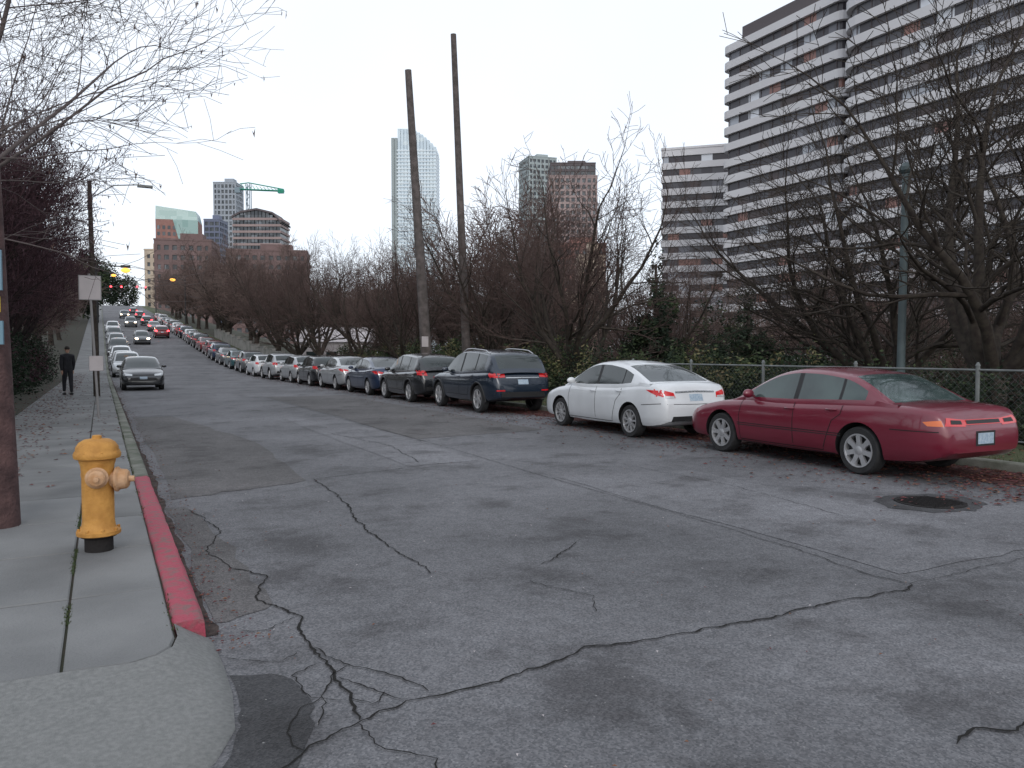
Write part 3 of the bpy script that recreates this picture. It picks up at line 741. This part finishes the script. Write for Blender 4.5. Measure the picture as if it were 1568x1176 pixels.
mb=MB(); mb.tube([(0.05,0,0),(-.09,0,3.32)],[.028,.028],8,0,True); mb.obj('post',[M['signback']],e)
def plate(z0,z1,w,x,name):
    mb=MB(); mb.box((x,-.035,(z0+z1)/2),(w,.006,z1-z0),0,.08); mb.box((x,-.0415,(z0+z1)/2),(w*.92,.004,(z1-z0)*.94),1,.08); mb.obj(name,[M['signback'],M['signw']],e)
plate(2.72,3.28,.46,-.075,'upper_plate'); plate(1.1,1.45,.30,.02,'lower_plate')
for (x,y,side) in ((11.8,205,-1),(-.3,168,1)):
    mb=MB(); z=zp(y); mb.tube([(x,y,z),(x,y,z+6.2)],[.11,.09],8,0,True); mb.tube([(x,y,z+6),(x+side*4.2,y,z+6.3)],[.06,.05],8,0)
    for dx in (2.2,4.0):
        cx=x+side*dx; mb.box((cx,y-.05,z+5.9),(.36,.3,1.05),0)
        for k,mi in ((.33,1),(0,2),(-.33,2)): mb.revolve([(.17,0),(.16,.04)],12,mi,Matrix.Translation((cx,y-.2,z+5.9+k))@Matrix.Rotation(rad(90),4,'X'))
    mb.obj('traffic_light',[M['black'],M['brake'],M['gap']])

# ------------------------------------------------------------------ fence (chain link)
mb=MB(); FX=13.0
for y in np.arange(3.2,18.5,2.4):
    mb.tube([(FX,y,0),(FX,y,1.43)],[.035,.035],8,0,True); mb.tube([(FX,y,1.43),(FX,y,1.49)],[.045,.015],8,0,True)
for z,r in ((1.36,.020),(.22,.014)): mb.tube([(FX,3.2,z),(FX,17.6,z)],[r,r],8,0,True)
ln=1.12
for i in range(int((17.6-3.2+ln)/.12)):
    y=3.2-ln+i*.12
    for sgn in(1,-1):
        a=max(3.2,y) ; b=min(17.6,y+ln)
        if b<=a: continue
        z0=.22+(a-y); z1=.22+(b-y)
        if sgn<0: z0=1.58-z0; z1=1.58-z1
        mb.tube([(FX,a,z0),(FX,b,z1)],[.0015]*2,3,0)
mb.obj('chain_link_fence',[M['galv']],smooth=True)
mb=MB()
for y in range(52,110,4):
    z=zp(y+2); mb.box((13.7,y+2,z+.45),(.3,3.99,1.5),0)
    mb.box((13.7,y+2,z+1.24),(.38,3.99,.08),0)
mb.obj('retaining_wall',[M['wall']])

# ------------------------------------------------------------------ trees
def tree_mesh(name,seed,trunk=(1.6,.26),L=(4.6,2.1,1.1,.55),kids=(6,8,8,6),ang=(50,45,45,45),trop=(.0,.07,.03,.02,.02),wob=(.06,.13,.16,.2,.25),mats=None,leaves=0,thin=1.0,lean=(0,0),rmin=.0035,sides=(10,7,5,3,3),lsz=(.02,.045),lspread=.03):
    r=random.Random(seed); mb=MB(); nseg=(4,8,6,4,2); tips=[]
    def rv(): return Vector((r.gauss(0,1),r.gauss(0,1),r.gauss(0,1)))
    def grow(p,d,ln,ra,lev):
        n=nseg[lev]; pts=[p];rd=[ra];ds=[d]
        endr={0:.8,1:.28,2:.3,3:.4,4:.5}[lev]
        for i in range(n):
            d=(d+rv()*wob[lev]*.8+Vector((0,0,trop[lev]))).normalized(); p=p+d*(ln/n)
            if p.z<1.2 and lev>1: d.z=abs(d.z)
            pts.append(p); rd.append(max(rmin,ra*(1-(1-endr)*(i+1)/n))); ds.append(d)
        mb.tube(pts,rd,sides[lev],0 if lev<3 else 1)
        if lev>=3: tips.append(p)
        if lev<4:
            k=kids[lev]
            for c in range(k):
                t=(.72+.28*(c+r.random())/k) if lev==0 else (.18+.82*(c+r.random())/k)
                t=min(t,1.0); f=t*n; i=min(int(f),n-1); q=pts[i].lerp(pts[i+1],f-i); dd=ds[i+1]; rr2=rd[i]+(rd[i+1]-rd[i])*(f-i)
                a=rad(ang[lev]*r.uniform(.6,1.25))
                if lev==0: az=2*math.pi*(c+r.uniform(-.3,.3))/k; ax=Vector((math.cos(az),math.sin(az),0))
                else:
                    ax=dd.orthogonal().normalized(); ax=Matrix.Rotation(r.uniform(0,6.283),3,dd)@ax
                nd=Matrix.Rotation(a,3,ax)@dd
                if lev>0 and nd.z<-.25: nd.z*=.3
                nl=L[lev]*r.uniform(.7,1.2)*(1 if lev==0 else (1.15-.55*t))
                nr=rr2*(.55 if lev==0 else r.uniform(.42,.62))*thin
                grow(q,nd.normalized(),nl,max(rmin,nr),lev+1)
            if lev in(1,2):
                grow(pts[-1],ds[-1],L[lev]*.8,max(rmin,rd[-1]*.9),lev+1)
    grow(Vector((0,0,-.15)),Vector((lean[0],lean[1],1)).normalized(),trunk[0],trunk[1],0)
    mb.tube([(0,0,-.2),(0,0,.25)],[trunk[1]*1.45,trunk[1]*1.02],10,0)
    for i in range(leaves):
        p=r.choice(tips)+rv()*lspread; s=r.uniform(*lsz)
        a=rv().normalized()*s; b=a.orthogonal().normalized()*s*.6
        mb.add([p-b,p-Vector((0,0,s)),p+b,p+a*.3+Vector((0,0,-2*s))],[(0,1,2,3)],2)
    return mb.mesh(name,mats or [M['bark'],M['twig'],M['dryleaf']],True,None)
def put(name,me,x,y,s=1.0,rz=0.0,parent=None,sz=None,z=None):
    o=bpy.data.objects.new(name,me); COL.objects.link(o); o.location=(x,y,ground_h(x,y)+.02 if z is None else z); o.rotation_euler=(0,0,rz); o.scale=(s,s,sz or s)
    if parent: o.parent=parent
    return o
tA=tree_mesh('tree_a',33,trunk=(1.5,.25),L=(5.3,2.8,1.4,.65),kids=(9,9,7,5),ang=(48,50,46,45),trop=(.0,.06,.05,.05,.05),wob=(.06,.16,.18,.2,.25),rmin=.0055,mats=[M['bark'],M['bark'],M['dryleaf']])
tB=tree_mesh('tree_b',8,trunk=(1.3,.22),L=(5.0,2.4,1.2,.6),kids=(8,9,6,5),ang=(46,44,45,45),trop=(.0,.08,.06,.05,.04),rmin=.0055)
tC=tree_mesh('tree_c',13,trunk=(1.6,.21),L=(5.0,2.3,1.3,.65),kids=(7,9,6,5),ang=(38,42,45,45),trop=(.0,.10,.05,.04,.03),rmin=.006)
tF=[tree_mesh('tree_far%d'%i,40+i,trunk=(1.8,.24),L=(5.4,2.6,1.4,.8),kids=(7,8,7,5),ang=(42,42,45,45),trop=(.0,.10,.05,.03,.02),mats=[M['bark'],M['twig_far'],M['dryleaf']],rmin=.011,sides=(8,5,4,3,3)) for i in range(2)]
tL=[tree_mesh('tree_left%d'%i,60+i,trunk=(2.2,.17),L=(5.2,2.4,1.3,.65),kids=(8,9,7,6),ang=(34,40,45,45),trop=(.0,.12,.08,.05,.03),mats=[M['bark_l'],M['twig_l'],M['leaf_l']],rmin=.008,leaves=14000,lsz=(.03,.06),lspread=.12) for i in range(2)]
tO=tree_mesh('tree_over',77,trunk=(3.0,.11),L=(4.3,2.2,1.25,.7),kids=(9,7,6,4),ang=(46,45,45,50),trop=(.0,.05,.0,-.01,-.03),mats=[M['twig_pale'],M['twig_pale'],M['dryleaf']],leaves=700,rmin=.003,thin=.8,lsz=(.03,.06))
put('bare_tree',tA,14.9,9.0,1.18,2.1)
put('bare_tree',tA,18.4,13.4,1.05,4.3)
put('bare_tree',tB,14.2,22.3,1.12,1.2)
put('bare_tree',tC,15.5,31.5,1.05,2.2)
put('bare_tree',tB,14.0,38.5,1.05,3.9)
put('bare_tree',tB,13.9,46.5,1.12,5.1)
put('bare_tree',tC,14.0,56,1.2,.5)
put('bare_tree',tB,14.3,64,1.25,2.9)
put('bare_tree',tC,14.3,73,1.3,1.9)
put('bare_tree',tC,22,37,1.2,4.4)
put('bare_tree',tB,22,28,1.1,.9)
put('bare_tree',tB,27,15,.95,3.0)
put('bare_tree',tC,25,20,1.0,3.6)
put('bare_tree',tC,19,44,1.2,5.6)
rr=random.Random(9)
e=empty('distant_trees')
for i in range(20):
    y=80+i*7.5; put('tree_%d'%i,rr.choice(tF),14.5+rr.uniform(-1,2.5),y,rr.uniform(1.15,1.4)*(1 if y<150 else .9),rr.uniform(0,6),e)
for i in range(16):
    y=42+i*9; x=22+rr.uniform(0,10)+i*1.0; put('tree_b%d'%i,rr.choice(tF),x,y,rr.uniform(1.4,1.6),rr.uniform(0,6),e)
for i in range(15):
    y=68+i*9; put('tree_c%d'%i,rr.choice(tF),-4.6+rr.uniform(-2,.6),y,rr.uniform(.95,1.2),rr.uniform(0,6),e,z=zp(y))
for i in range(16):
    u=-.12+i*.05; d=rr.uniform(55,95)
    x=d*(.464+.886*u); y=d*(.886-.464*u); put('tree_d%d'%i,rr.choice(tF),x,y,rr.uniform(1.15,1.35),rr.uniform(0,6),e)
for i,(x,y,s) in enumerate([(-3.5,20,.86),(-3.1,25,.92),(-3.3,30,1.02),(-3.4,36,1.02),(-3.8,43,1.0),(-4.4,50,.95),(-6,24,1.0),(-6.5,34,1.2),(-6.8,44,1.2),(-6.5,57,1.15)]):
    put('street_tree',tL[i%2],x,y,s,i*1.7)
put('overhanging_tree',tO,-2.9,11.0,1.15,1.0)
put('overhanging_tree',tO,-3.2,15.2,1.15,3.3)

def clump(name,blobs,n,size,mats,seed=0,z0=None,stem=False,par=None):
    r=random.Random(seed); mb=MB(); tot=sum(b[3]*b[4]*b[5] for b in blobs)
    for (cx,cy,cz,rx,ry,rz_) in blobs:
        k=int(n*rx*ry*rz_/tot)
        cl=[(r.gauss(0,1),r.gauss(0,1),r.gauss(0,1)) for _ in range(max(12,k//45))]
        cc=[]
        for c in cl:
            l=math.sqrt(sum(q*q for q in c)); q=r.uniform(.55,1.0)/l; cc.append((cx+c[0]*q*rx,cy+c[1]*q*ry,cz+c[2]*q*rz_,r.random()))
        for i in range(k):
            c=r.choice(cc); sp=.22
            p=Vector((c[0]+r.gauss(0,sp)*rx*.6,c[1]+r.gauss(0,sp)*min(ry,1.5)*.6,c[2]+r.gauss(0,sp)*rz_*.8))
            s=size*r.uniform(.6,1.4)
            a=Vector((r.gauss(0,1),r.gauss(0,1),r.gauss(0,.6))).normalized()*s; b=a.cross(Vector((r.gauss(0,1),r.gauss(0,1),r.gauss(0,1)))).normalized()*s*.5
            up=(p.z-cz)/rz_
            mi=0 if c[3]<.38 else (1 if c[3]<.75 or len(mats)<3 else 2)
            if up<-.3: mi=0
            mb.add([p-a,p-b,p+a,p+b],[(0,1,2,3)],mi)
    if stem:
        for (cx,cy,cz,rx,ry,rz_) in blobs: mb.tube([(cx,cy,cz-rz_*1.3),(cx,cy,cz+rz_*.6)],[.14,.05],6,len(mats)-1)
    return mb.obj(name,mats)
rr=random.Random(31)
bl=[]
y=12.5
while y<52:
    bl.append((13.95+rr.uniform(-.15,.4),y,.85+rr.uniform(-.1,.25),.9,1.15,.85+rr.uniform(-.1,.4))); y+=1.2
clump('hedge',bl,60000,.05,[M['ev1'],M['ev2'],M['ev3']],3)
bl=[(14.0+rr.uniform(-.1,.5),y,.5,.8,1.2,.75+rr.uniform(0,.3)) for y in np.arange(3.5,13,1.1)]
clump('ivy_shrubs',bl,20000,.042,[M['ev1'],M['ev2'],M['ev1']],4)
def evtree(x,y,h,w,seed,n=13000,size=.075):
    g=ground_h(x,y); r=random.Random(seed); bl=[]
    lv=9
    for i in range(lv):
        t=i/(lv-1); ww=w*(1-.78*t)*r.uniform(.8,1.1)
        for k in range(3 if t<.75 else 1):
            a=r.uniform(0,6.28); q=ww*.4
            bl.append((x+math.cos(a)*q,y+math.sin(a)*q,g+h*(.14+.80*t),ww*.72,ww*.72,h*.085))
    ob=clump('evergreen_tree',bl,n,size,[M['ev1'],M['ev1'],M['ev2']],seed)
    mb=MB(); mb.tube([(x,y,g-.2),(x,y,g+h*.9)],[.2,.05],8,0); t=mb.obj('trunk',[M['bark']]); t.parent=ob
for i,(x,y,h,w) in enumerate([(21.5,27.5,7.6,1.9),(19,24,5.4,2.2),(33,34,8.6,3.2),(38,31,8.2,3.6),(43,27,9.6,3.8),(38,23,8.6,3.6),(47,33,11.5,4.2),(33,26,7.6,3.2),(30,17,6.2,2.8),(35,16.5,7.6,3.3),(27,30.5,7.0,2.8),(44,18,9.6,3.8),(52,24,11,4),(24,24.5,6.0,2.6)]):
    evtree(x,y,h,w,100+i)
clump('shrubs',[(18+i*1.8,26-i*.9,-.3,1.5,1.5,1.6) for i in range(10)],18000,.06,[M['ev1'],M['ev2'],M['ev1']],8)
clump('shrubs',[(-3.0-.25*(i%3),12.5+i*1.8,.95,.9,1.2,1.25+.3*(i%2)) for i in range(24)],42000,.055,[M['ev1'],M['ev1'],M['leaf_l']],9)
clump('shrubs',[(-5.5-.4*(i%3),20+i*3.2,1.3,1.4,2.2,1.9) for i in range(14)],22000,.09,[M['ev1'],M['leaf_l'],M['ev1']],10)
clump('evergreen_tree',[(-2.5,150,zp(150)+6,3,3,4),(-2,158,zp(158)+7,3,3,4.5)],9000,.28,[M['ev1'],M['ev1'],M['ev2']],12,stem=True)
clump('evergreen_tree',[(1,330,zp(330)+8,6,6,8),(9,345,zp(345)+6,5,5,7)],9000,.4,[M['ev1'],M['ev1'],M['ev2']],14,stem=True)

# ------------------------------------------------------------------ buildings
def building(name,cx,cy,rot,w,dp,z0,z1,fh,bay,wall,glass,sp=.45,pier=.6,roof=0,inset=.35,topcol=None):
    mb=MB()
    def bx(x,y,z,a,b,c,mi): 
        mb.box((x,y,z),(a,b,c),mi)
    n=max(1,int(round((z1-z0)/fh))); fh=(z1-z0)/n
    bx(0,0,(z0+z1)/2-.1,w-2*inset,dp-2*inset,z1-z0-.2,1)
    for i in range(n+1):
        hgt=fh*sp; z=z0+i*fh
        bx(0,0,z,w,dp,hgt,0)
    bx(0,0,z1+fh*sp*.5+.3,w+.3,dp+.3,.6,2)
    if pier>0:
        k=max(1,int(round(w/bay)))
        for i in range(k+1):
            x=-w/2+w*i/k
            for sy in(-1,1): bx(max(-w/2+pier/2,min(w/2-pier/2,x)),sy*(dp/2-inset/2-.02),(z0+z1)/2,pier,inset+.03,z1-z0,0)
        k=max(1,int(round(dp/bay)))
        for i in range(k+1):
            y=-dp/2+dp*i/k
            for sx in(-1,1): bx(sx*(w/2-inset/2-.025),max(-dp/2+pier/2+.01,min(dp/2-pier/2-.01,y)),(z0+z1)/2,inset+.03,pier,z1-z0,0)
    bx(w*.1,0,z1+fh*.6,w*.4,dp*.4,fh*1.2,2)
    return mb.obj(name,[wall,glass,topcol or wall],loc=(cx,cy,0),rot=(0,0,rot))
W_off=mat('office_spandrel',(0.54,0.525,0.54),.75,vscale=.05,col2=(0.62,0.61,0.625))
W_brick=mat('red_brick',(0.25,.13,.11),.9,vscale=.4,col2=(.31,.17,.145))
W_brickd=mat('dark_brick',(0.15,.10,.095),.9,vscale=.3,col2=(.19,.13,.125))  # distant wall colours mixed greyer and lighter, painting in haze
W_cream=mat('cream_stone',(0.44,.36,.28),.8,vscale=.3,col2=(.54,.45,.35))
W_brown=mat('brown_granite',(0.27,.20,.195),.7,vscale=.1,col2=(.32,.245,.235))
W_gg=mat('grey_green_wall',(0.30,.345,.35),.6,vscale=.1)
W_pale=mat('pale_hazed_tower',(0.62,.69,.73),.4,vscale=.02,col2=(.70,.77,.81))  # distance haze is put into this pale base colour
W_navy=mat('navy_wall',(0.13,.15,.22),.5,vscale=.1)
W_grey=mat('grey_tower_wall',(0.30,.33,.37),.6,vscale=.1)
W_dark=mat('dark_cornice',(0.09,.075,.08),.7)
G_off=window_mat('office_window',[(0,(.045,.040,.048)),(.45,(.075,.072,.082)),(.66,(.13,.13,.15)),(.78,(.055,.038,.038)),(.86,(.24,.12,.10)),(.91,(.36,.38,.42)),(.97,(.62,.64,.68))],cell=(3,3,3.6),rough=.3,spec=.4)  # random pane colours paint in reflections and lit ceilings
G_dark=window_mat('dark_window',[(0,(.06,.07,.08)),(.5,(.10,.11,.12)),(.8,(.17,.19,.21))],cell=(3,3,3.5),rough=.25,spec=.3)
G_pale=window_mat('pale_hazed_glass',[(0,(.52,.62,.69)),(.4,(.58,.68,.74)),(.8,(.64,.73,.77))],cell=(6,6,4),rough=.3)  # pane colours kept pale to imitate distance haze
G_green=window_mat('green_glass',[(0,(.20,.34,.32)),(.5,(.26,.40,.38))],cell=(3,3,3),rough=.2)
mb=MB()
def office(mb,x0,x1,y0,y1,z0,n,fh,round_r=0):
    def ring(xa,xb,ya,yb,z,h,mi):
        r=round_r; pts=[]
        for (cx,cy,a0) in ((xa+r,ya+r,180),(xb-r,ya+r,270),(xb-r,yb-r,0),(xa+r,yb-r,90)):
            for k in range(5 if r>0 else 1):
                a=rad(a0+90*k/4); pts.append((cx+r*math.cos(a),cy+r*math.sin(a)))
        m=len(pts); v=[(p[0],p[1],z) for p in pts]+[(p[0],p[1],z+h) for p in pts]
        f=[(i,(i+1)%m,m+(i+1)%m,m+i) for i in range(m)]+[tuple(range(m))[::-1],tuple(range(m,2*m))]
        mb.add(v,f,mi)
    ring(x0+.7,x1-.7,y0+.7,y1-.7,z0,n*fh,1)
    for i in range(n+1): ring(x0,x1,y0,y1,z0+i*fh,fh*.46,0)
    k=int((y1-y0-2*round_r)/3.0)
    for i in range(k+1):
        y=y0+round_r+(y1-y0-2*round_r)*i/k; mb.box((x0+.66,y,z0+n*fh/2),(.16,.12,n*fh),2)
    k=int((x1-x0)/3.0)
    for i in range(1,k):
        x=x0+(x1-x0)*i/k; mb.box((x,y1-.66,z0+n*fh/2),(.12,.16,n*fh),2); mb.box((x,y0+.66,z0+n*fh/2),(.12,.16,n*fh),2)
office(mb,125,160,104,137,-7.2,21,3.6,2.0)
office(mb,122.5,160,-10,103.5,-7.2,22,3.6,4.0)
mb.box((143,118,-7.2+21*3.6+3.2),(34,27,3.0),3)
mb.obj('office_building',[W_off,G_off,W_dark,W_dark])
a=math.atan2(150-175,165-140); 
building('office_wing',140+18+9,175-18+10.5,a,52,22,-7.2,57.6,3.6,3.2,W_off,G_off,sp=.5,pier=0)

yaw=-rad(27.66)
building('brown_tower',267,428,yaw,30,28,0,110,4,3.3,W_brown,G_dark,sp=.35,pier=1.2)
building('brown_tower_crown',267,428,yaw,28,26,111,118,4,3,W_dark,G_dark,sp=.4,pier=.5)
building('grey_green_tower',296,523,yaw+.3,22,24,0,146,4,3,W_gg,G_dark,sp=.4,pier=1.0)
building('brick_midrise',150,238,yaw,20,18,0,38,3.6,3,W_brick,G_dark,sp=.5,pier=1.2)
building('cream_building',86,131,yaw,5,8,-6,19,3.5,2.5,W_cream,G_dark,sp=.55,pier=1.2)
building('cream_apartments',56,92,yaw,6.5,8,-6,6.2,3.0,2.2,W_cream,G_dark,sp=.5,pier=.9)
building('brick_house',47,90,yaw,8,8,-6,4.8,3.0,2.2,W_brick,G_dark,sp=.5,pier=.9)
building('navy_building',66,530,yaw,10,14,10,84,3.6,3,W_navy,G_dark,sp=.35,pier=.6)
building('grey_tower',88,631,yaw,17,17,10,128,4,3,W_grey,G_dark,sp=.35,pier=1.0)
building('dark_brick_building',30,322,yaw*.6,20,18,10,42,3.4,3,W_brickd,G_dark,sp=.5,pier=1.2)
building('brick_apartments',60,322,yaw*.6,30,18,5,40,3.4,3,W_brickd,G_dark,sp=.5,pier=1.2)
building('white_building',21.5,361,yaw,6,10,10,43,3.4,3,W_cream,G_dark,sp=.5,pier=1.2)
mb=MB(); w=22
mb.box((0,0,42),(w,18,68),0)
for i in range(18):
    for j in range(8): mb.box((-w/2+1.6+j*2.7,-9.02,12+i*3.5),(1.5,.1,2.0),1)
v=[(-w/2,-9,76),(w/2,-9,76),(w/2,9,76),(-w/2,9,76),(-w/2,-8,83.5),(w/2-1,-8,81),(w/2-1,8,81),(-w/2,8,83.5)]
mb.add(v,[(0,1,5,4),(1,2,6,5),(2,3,7,6),(3,0,4,7),(4,5,6,7)],2)
v=[(w/2-6,-9.2,50),(w/2+.2,-9.2,50),(w/2+.2,-9.2,76),(-2,-9.2,76)]
mb.add(v,[(0,1,2,3)],2)
mb.obj('brick_tower_with_glass_top',[W_brick,G_dark,G_green],loc=(41,487,0),rot=(0,0,yaw*.5))
mb=MB(); w=25
for k in range(13):
    x0=-w/2+w*k/13; x1=x0+w/13-.35; t=(k+.5)/13*2-1; h=76-6.5*t*t if t>0 else 76-3.5*t*t
    mb.box(((x0+x1)/2,0,10+(h-10)/2),(x1-x0,16,h-10),1)
for i in range(19):
    mb.box((0,0,12+i*3.3),(w+.4,16.4,1.2),0)
pts=[(-w/2-.5,0,73),(-w/3,0,75.5),(0,0,77),(w/3,0,75),(w/2+.5,0,70)]
for a_,b_ in zip(pts[:-1],pts[1:]):
    mb.add([(a_[0],-8.6,a_[2]),(b_[0],-8.6,b_[2]),(b_[0],8.6,b_[2]),(a_[0],8.6,a_[2]),(a_[0],-8.6,a_[2]-1),(b_[0],-8.6,b_[2]-1),(b_[0],8.6,b_[2]-1),(a_[0],8.6,a_[2]-1)],[(0,1,2,3),(4,7,6,5),(0,4,5,1),(3,2,6,7)],2)
mb.obj('curved_roof_building',[W_brown,G_dark,W_dark],loc=(77,434,0),rot=(0,0,yaw))
mb=MB(); w=50
N_=14
for k in range(N_):
    x0=-w/2+w*k/N_; x1=x0+w/N_; t=(k+.5)/N_
    h=250-22*(max(0,t-.35)/.65)**1.8 if t>.14 else 240
    mb.box(((x0+x1)/2,0,h/2),(x1-x0-.4,40,h),1 if t>.14 else 2)
for i in range(57):
    z=4*i+2; mb.box((3,0,z),(w-6,40.8,1.3),0)
mb.obj('glass_skyscraper',[W_pale,G_pale,W_gg],loc=(321,848,0),rot=(0,0,yaw))
mb=MB(); cr=mat('crane_green',(.03,.30,.20),.6); cg=mat('crane_grey',(.20,.26,.30),.6)
H=86
for sx in(-1,1):
    for sy in(-1,1): mb.tube([(sx,sy,40),(sx,sy,H+9)],[.25,.25],4,1)
for i in range(18):
    z=40+i*3; s=1 if i%2 else -1
    mb.tube([(-s,-1,z),(s,-1,z+3)],[.15]*2,4,1); mb.tube([(-1,-s,z),(-1,s,z+3)],[.15]*2,4,1)
for sy in(-1,1): mb.tube([(-5,sy,H+6),(20,sy,H+4.5)],[.3,.3],4,0)
mb.tube([(-5,0,H+9),(0,0,H+9.5),(20,0,H+5.5)],[.3,.3,.3],4,0)
for i in range(12):
    x=-5+i*2.1; mb.tube([(x,-1,H+6-(x+5)*.06),(x+1,0,H+8.8-(x+5)*.14),(x+2.1,1,H+6-(x+5)*.06)],[.15]*3,4,0)
mb.box((-6,0,H+5.5),(3,2.5,3),1); mb.box((18.5,0,H+4.5),(3,2,2.2),0)
mb.obj('tower_crane',[cr,cg],loc=(74,455,0),rot=(0,0,yaw-.1))
mb=MB(); mb.box((0,0,0),(6,5,4),0)
mb.add([(-3.3,-2.7,2),(3.3,-2.7,2),(3.3,2.7,2),(-3.3,2.7,2),(-3.3,0,3.4),(3.3,0,3.4)],[(0,1,5,4),(3,4,5,2),(0,4,3),(1,2,5)],1)
for k in (-1.8,0,1.8): mb.box((k,-2.52,.6),(.9,.08,1.1),2)
mb.obj('shed',[M['signw'],M['signw'],M['glass']],loc=(19.5,72,.6),rot=(0,0,-.5))

# ------------------------------------------------------------------ pedestrian
def person(name,x,y,z,face):
    e=empty(name,(x,y,z),(0,0,face))
    V=[(0,0,.95),(0,0,1.12),(0,.01,1.32),(0,.01,1.44),(0,.0,1.50),
       (.17,0,1.40),(.21,.02,1.12),(.19,.08,.88),
       (-.17,0,1.40),(-.21,-.03,1.12),(-.19,-.06,.88),
       (.08,0,.90),(.09,-.06,.50),(.09,-.12,.10),(-.08,0,.90),(-.09,.10,.50),(-.09,.12,.12)]
    E=[(0,1),(1,2),(2,3),(3,4),(3,5),(5,6),(6,7),(3,8),(8,9),(9,10),(0,11),(11,12),(12,13),(0,14),(14,15),(15,16)]
    Rr=[(.17,.13),(.16,.12),(.18,.13),(.11,.10),(.06,.06),(.08,.08),(.06,.06),(.045,.045),(.08,.08),(.06,.06),(.045,.045),(.11,.11),(.075,.075),(.055,.055),(.11,.11),(.075,.075),(.055,.055)]
    me=bpy.data.meshes.new('body'); me.from_pydata(V,E,[]); o=bpy.data.objects.new('body',me); COL.objects.link(o); o.parent=e
    md=o.modifiers.new('s','SKIN'); sv=me.skin_vertices[0].data
    for i,r in enumerate(Rr): sv[i].radius=r
    sv[0].use_root=True
    o.modifiers.new('ss','SUBSURF').levels=1; o.modifiers['ss'].render_levels=2
    me.materials.append(M['cloth'])
    mb=MB()
    prof=[(.001,-.125),(.045,-.12),(.07,-.07),(.082,0),(.08,.06),(.055,.11),(.001,.125)]
    mb.revolve(prof,14,0,Matrix.Translation((0,.0,1.63))@Matrix.Diagonal((.92,1.12,1,1)))
    mb.revolve([(.086,0),(.088,.06),(.06,.115),(.001,.132)],14,1,Matrix.Translation((0,-.006,1.63))@Matrix.Diagonal((.95,1.12,1,1)))
    mb.tube([(0,.095,1.65),(0,.115,1.61)],[.008,.014],5,0)
    for sx in(-1,1): mb.tube([(sx*.078,0,1.65),(sx*.085,-.01,1.61)],[.014,.01],5,0)
    for sx,yo in((.19,.08),(-.19,-.06)):
        mb.tube([(sx,yo,.88),(sx,yo,.80),(sx,yo+.01,.78)],[.03,.038,.03],7,0,True)
        for k in range(4): mb.tube([(sx,yo-.027+k*.018,.79),(sx*.99,yo-.026+k*.018,.745),(sx*.95,yo-.02+k*.017,.715+.006*abs(k-1.5))],[.009,.008,.006],5,0)
        mb.tube([(sx,yo+.03,.84),(sx*.97,yo+.055,.80),(sx*.95,yo+.055,.77)],[.011,.009,.007],5,0)
    for sx,yo,zz in((.09,-.11,0),(-.09,.13,.0)): 
        mb.tube([(sx,yo-.07,zz+.05),(sx,yo+.05,zz+.05),(sx,yo+.17,zz+.035)],[.05,.05,.03],8,2,True)
    mb.obj('head_hands_shoes',[M['skin'],M['hair'],M['black']],e,True,50)
person('pedestrian',-1.07,32.2,.13,0.25)

# ------------------------------------------------------------------ light
w=bpy.data.worlds.new('World'); scene.world=w; w.use_nodes=True; nt=w.node_tree; N=nt.nodes; Lk=nt.links
bg=N['Background']; out=N['World Output']
sky=N.new('ShaderNodeTexSky'); sky.sky_type='NISHITA'; sky.sun_disc=False; sky.sun_elevation=rad(30); sky.sun_rotation=rad(200); sky.dust_density=3; sky.ozone_density=2
hs=N.new('ShaderNodeHueSaturation'); hs.inputs['Saturation'].default_value=.5; Lk.new(sky.outputs[0],hs.inputs['Color'])
Lk.new(hs.outputs[0],bg.inputs['Color']); bg.inputs['Strength'].default_value=.05
bg2=N.new('ShaderNodeBackground'); tc=N.new('ShaderNodeTexCoord'); no=N.new('ShaderNodeTexNoise'); no.inputs['Scale'].default_value=1.6; no.inputs['Detail'].default_value=4
Lk.new(tc.outputs['Generated'],no.inputs['Vector'])
rp=N.new('ShaderNodeValToRGB'); rp.color_ramp.elements[0].position=.3; rp.color_ramp.elements[1].position=.7
rp.color_ramp.elements[0].color=(.81,.88,.99,1); rp.color_ramp.elements[1].color=(.95,1,1.07,1)
Lk.new(no.outputs['Fac'],rp.inputs['Fac']); Lk.new(rp.outputs['Color'],bg2.inputs['Color']); bg2.inputs['Strength'].default_value=.92
ad=N.new('ShaderNodeAddShader'); Lk.new(bg.outputs[0],ad.inputs[0]); Lk.new(bg2.outputs[0],ad.inputs[1]); Lk.new(ad.outputs[0],out.inputs['Surface'])
sl=bpy.data.lights.new('sun','SUN'); sl.energy=.5; sl.angle=rad(25); sl.color=(1,.97,.94)
so=bpy.data.objects.new('sun',sl); COL.objects.link(so); so.rotation_euler=(rad(60),0,rad(180-200)); so.location=(0,-10,30)

cam=bpy.data.cameras.new('camera'); co=bpy.data.objects.new('camera',cam); COL.objects.link(co)
cam.lens=27.55; cam.sensor_width=36; cam.clip_end=6000; cam.clip_start=.05
co.location=(0,0,1.65); co.rotation_euler=(rad(90-2.29),0,-rad(27.66))
scene.camera=co
print('faces',sum(len(m.polygons) for m in bpy.data.meshes))
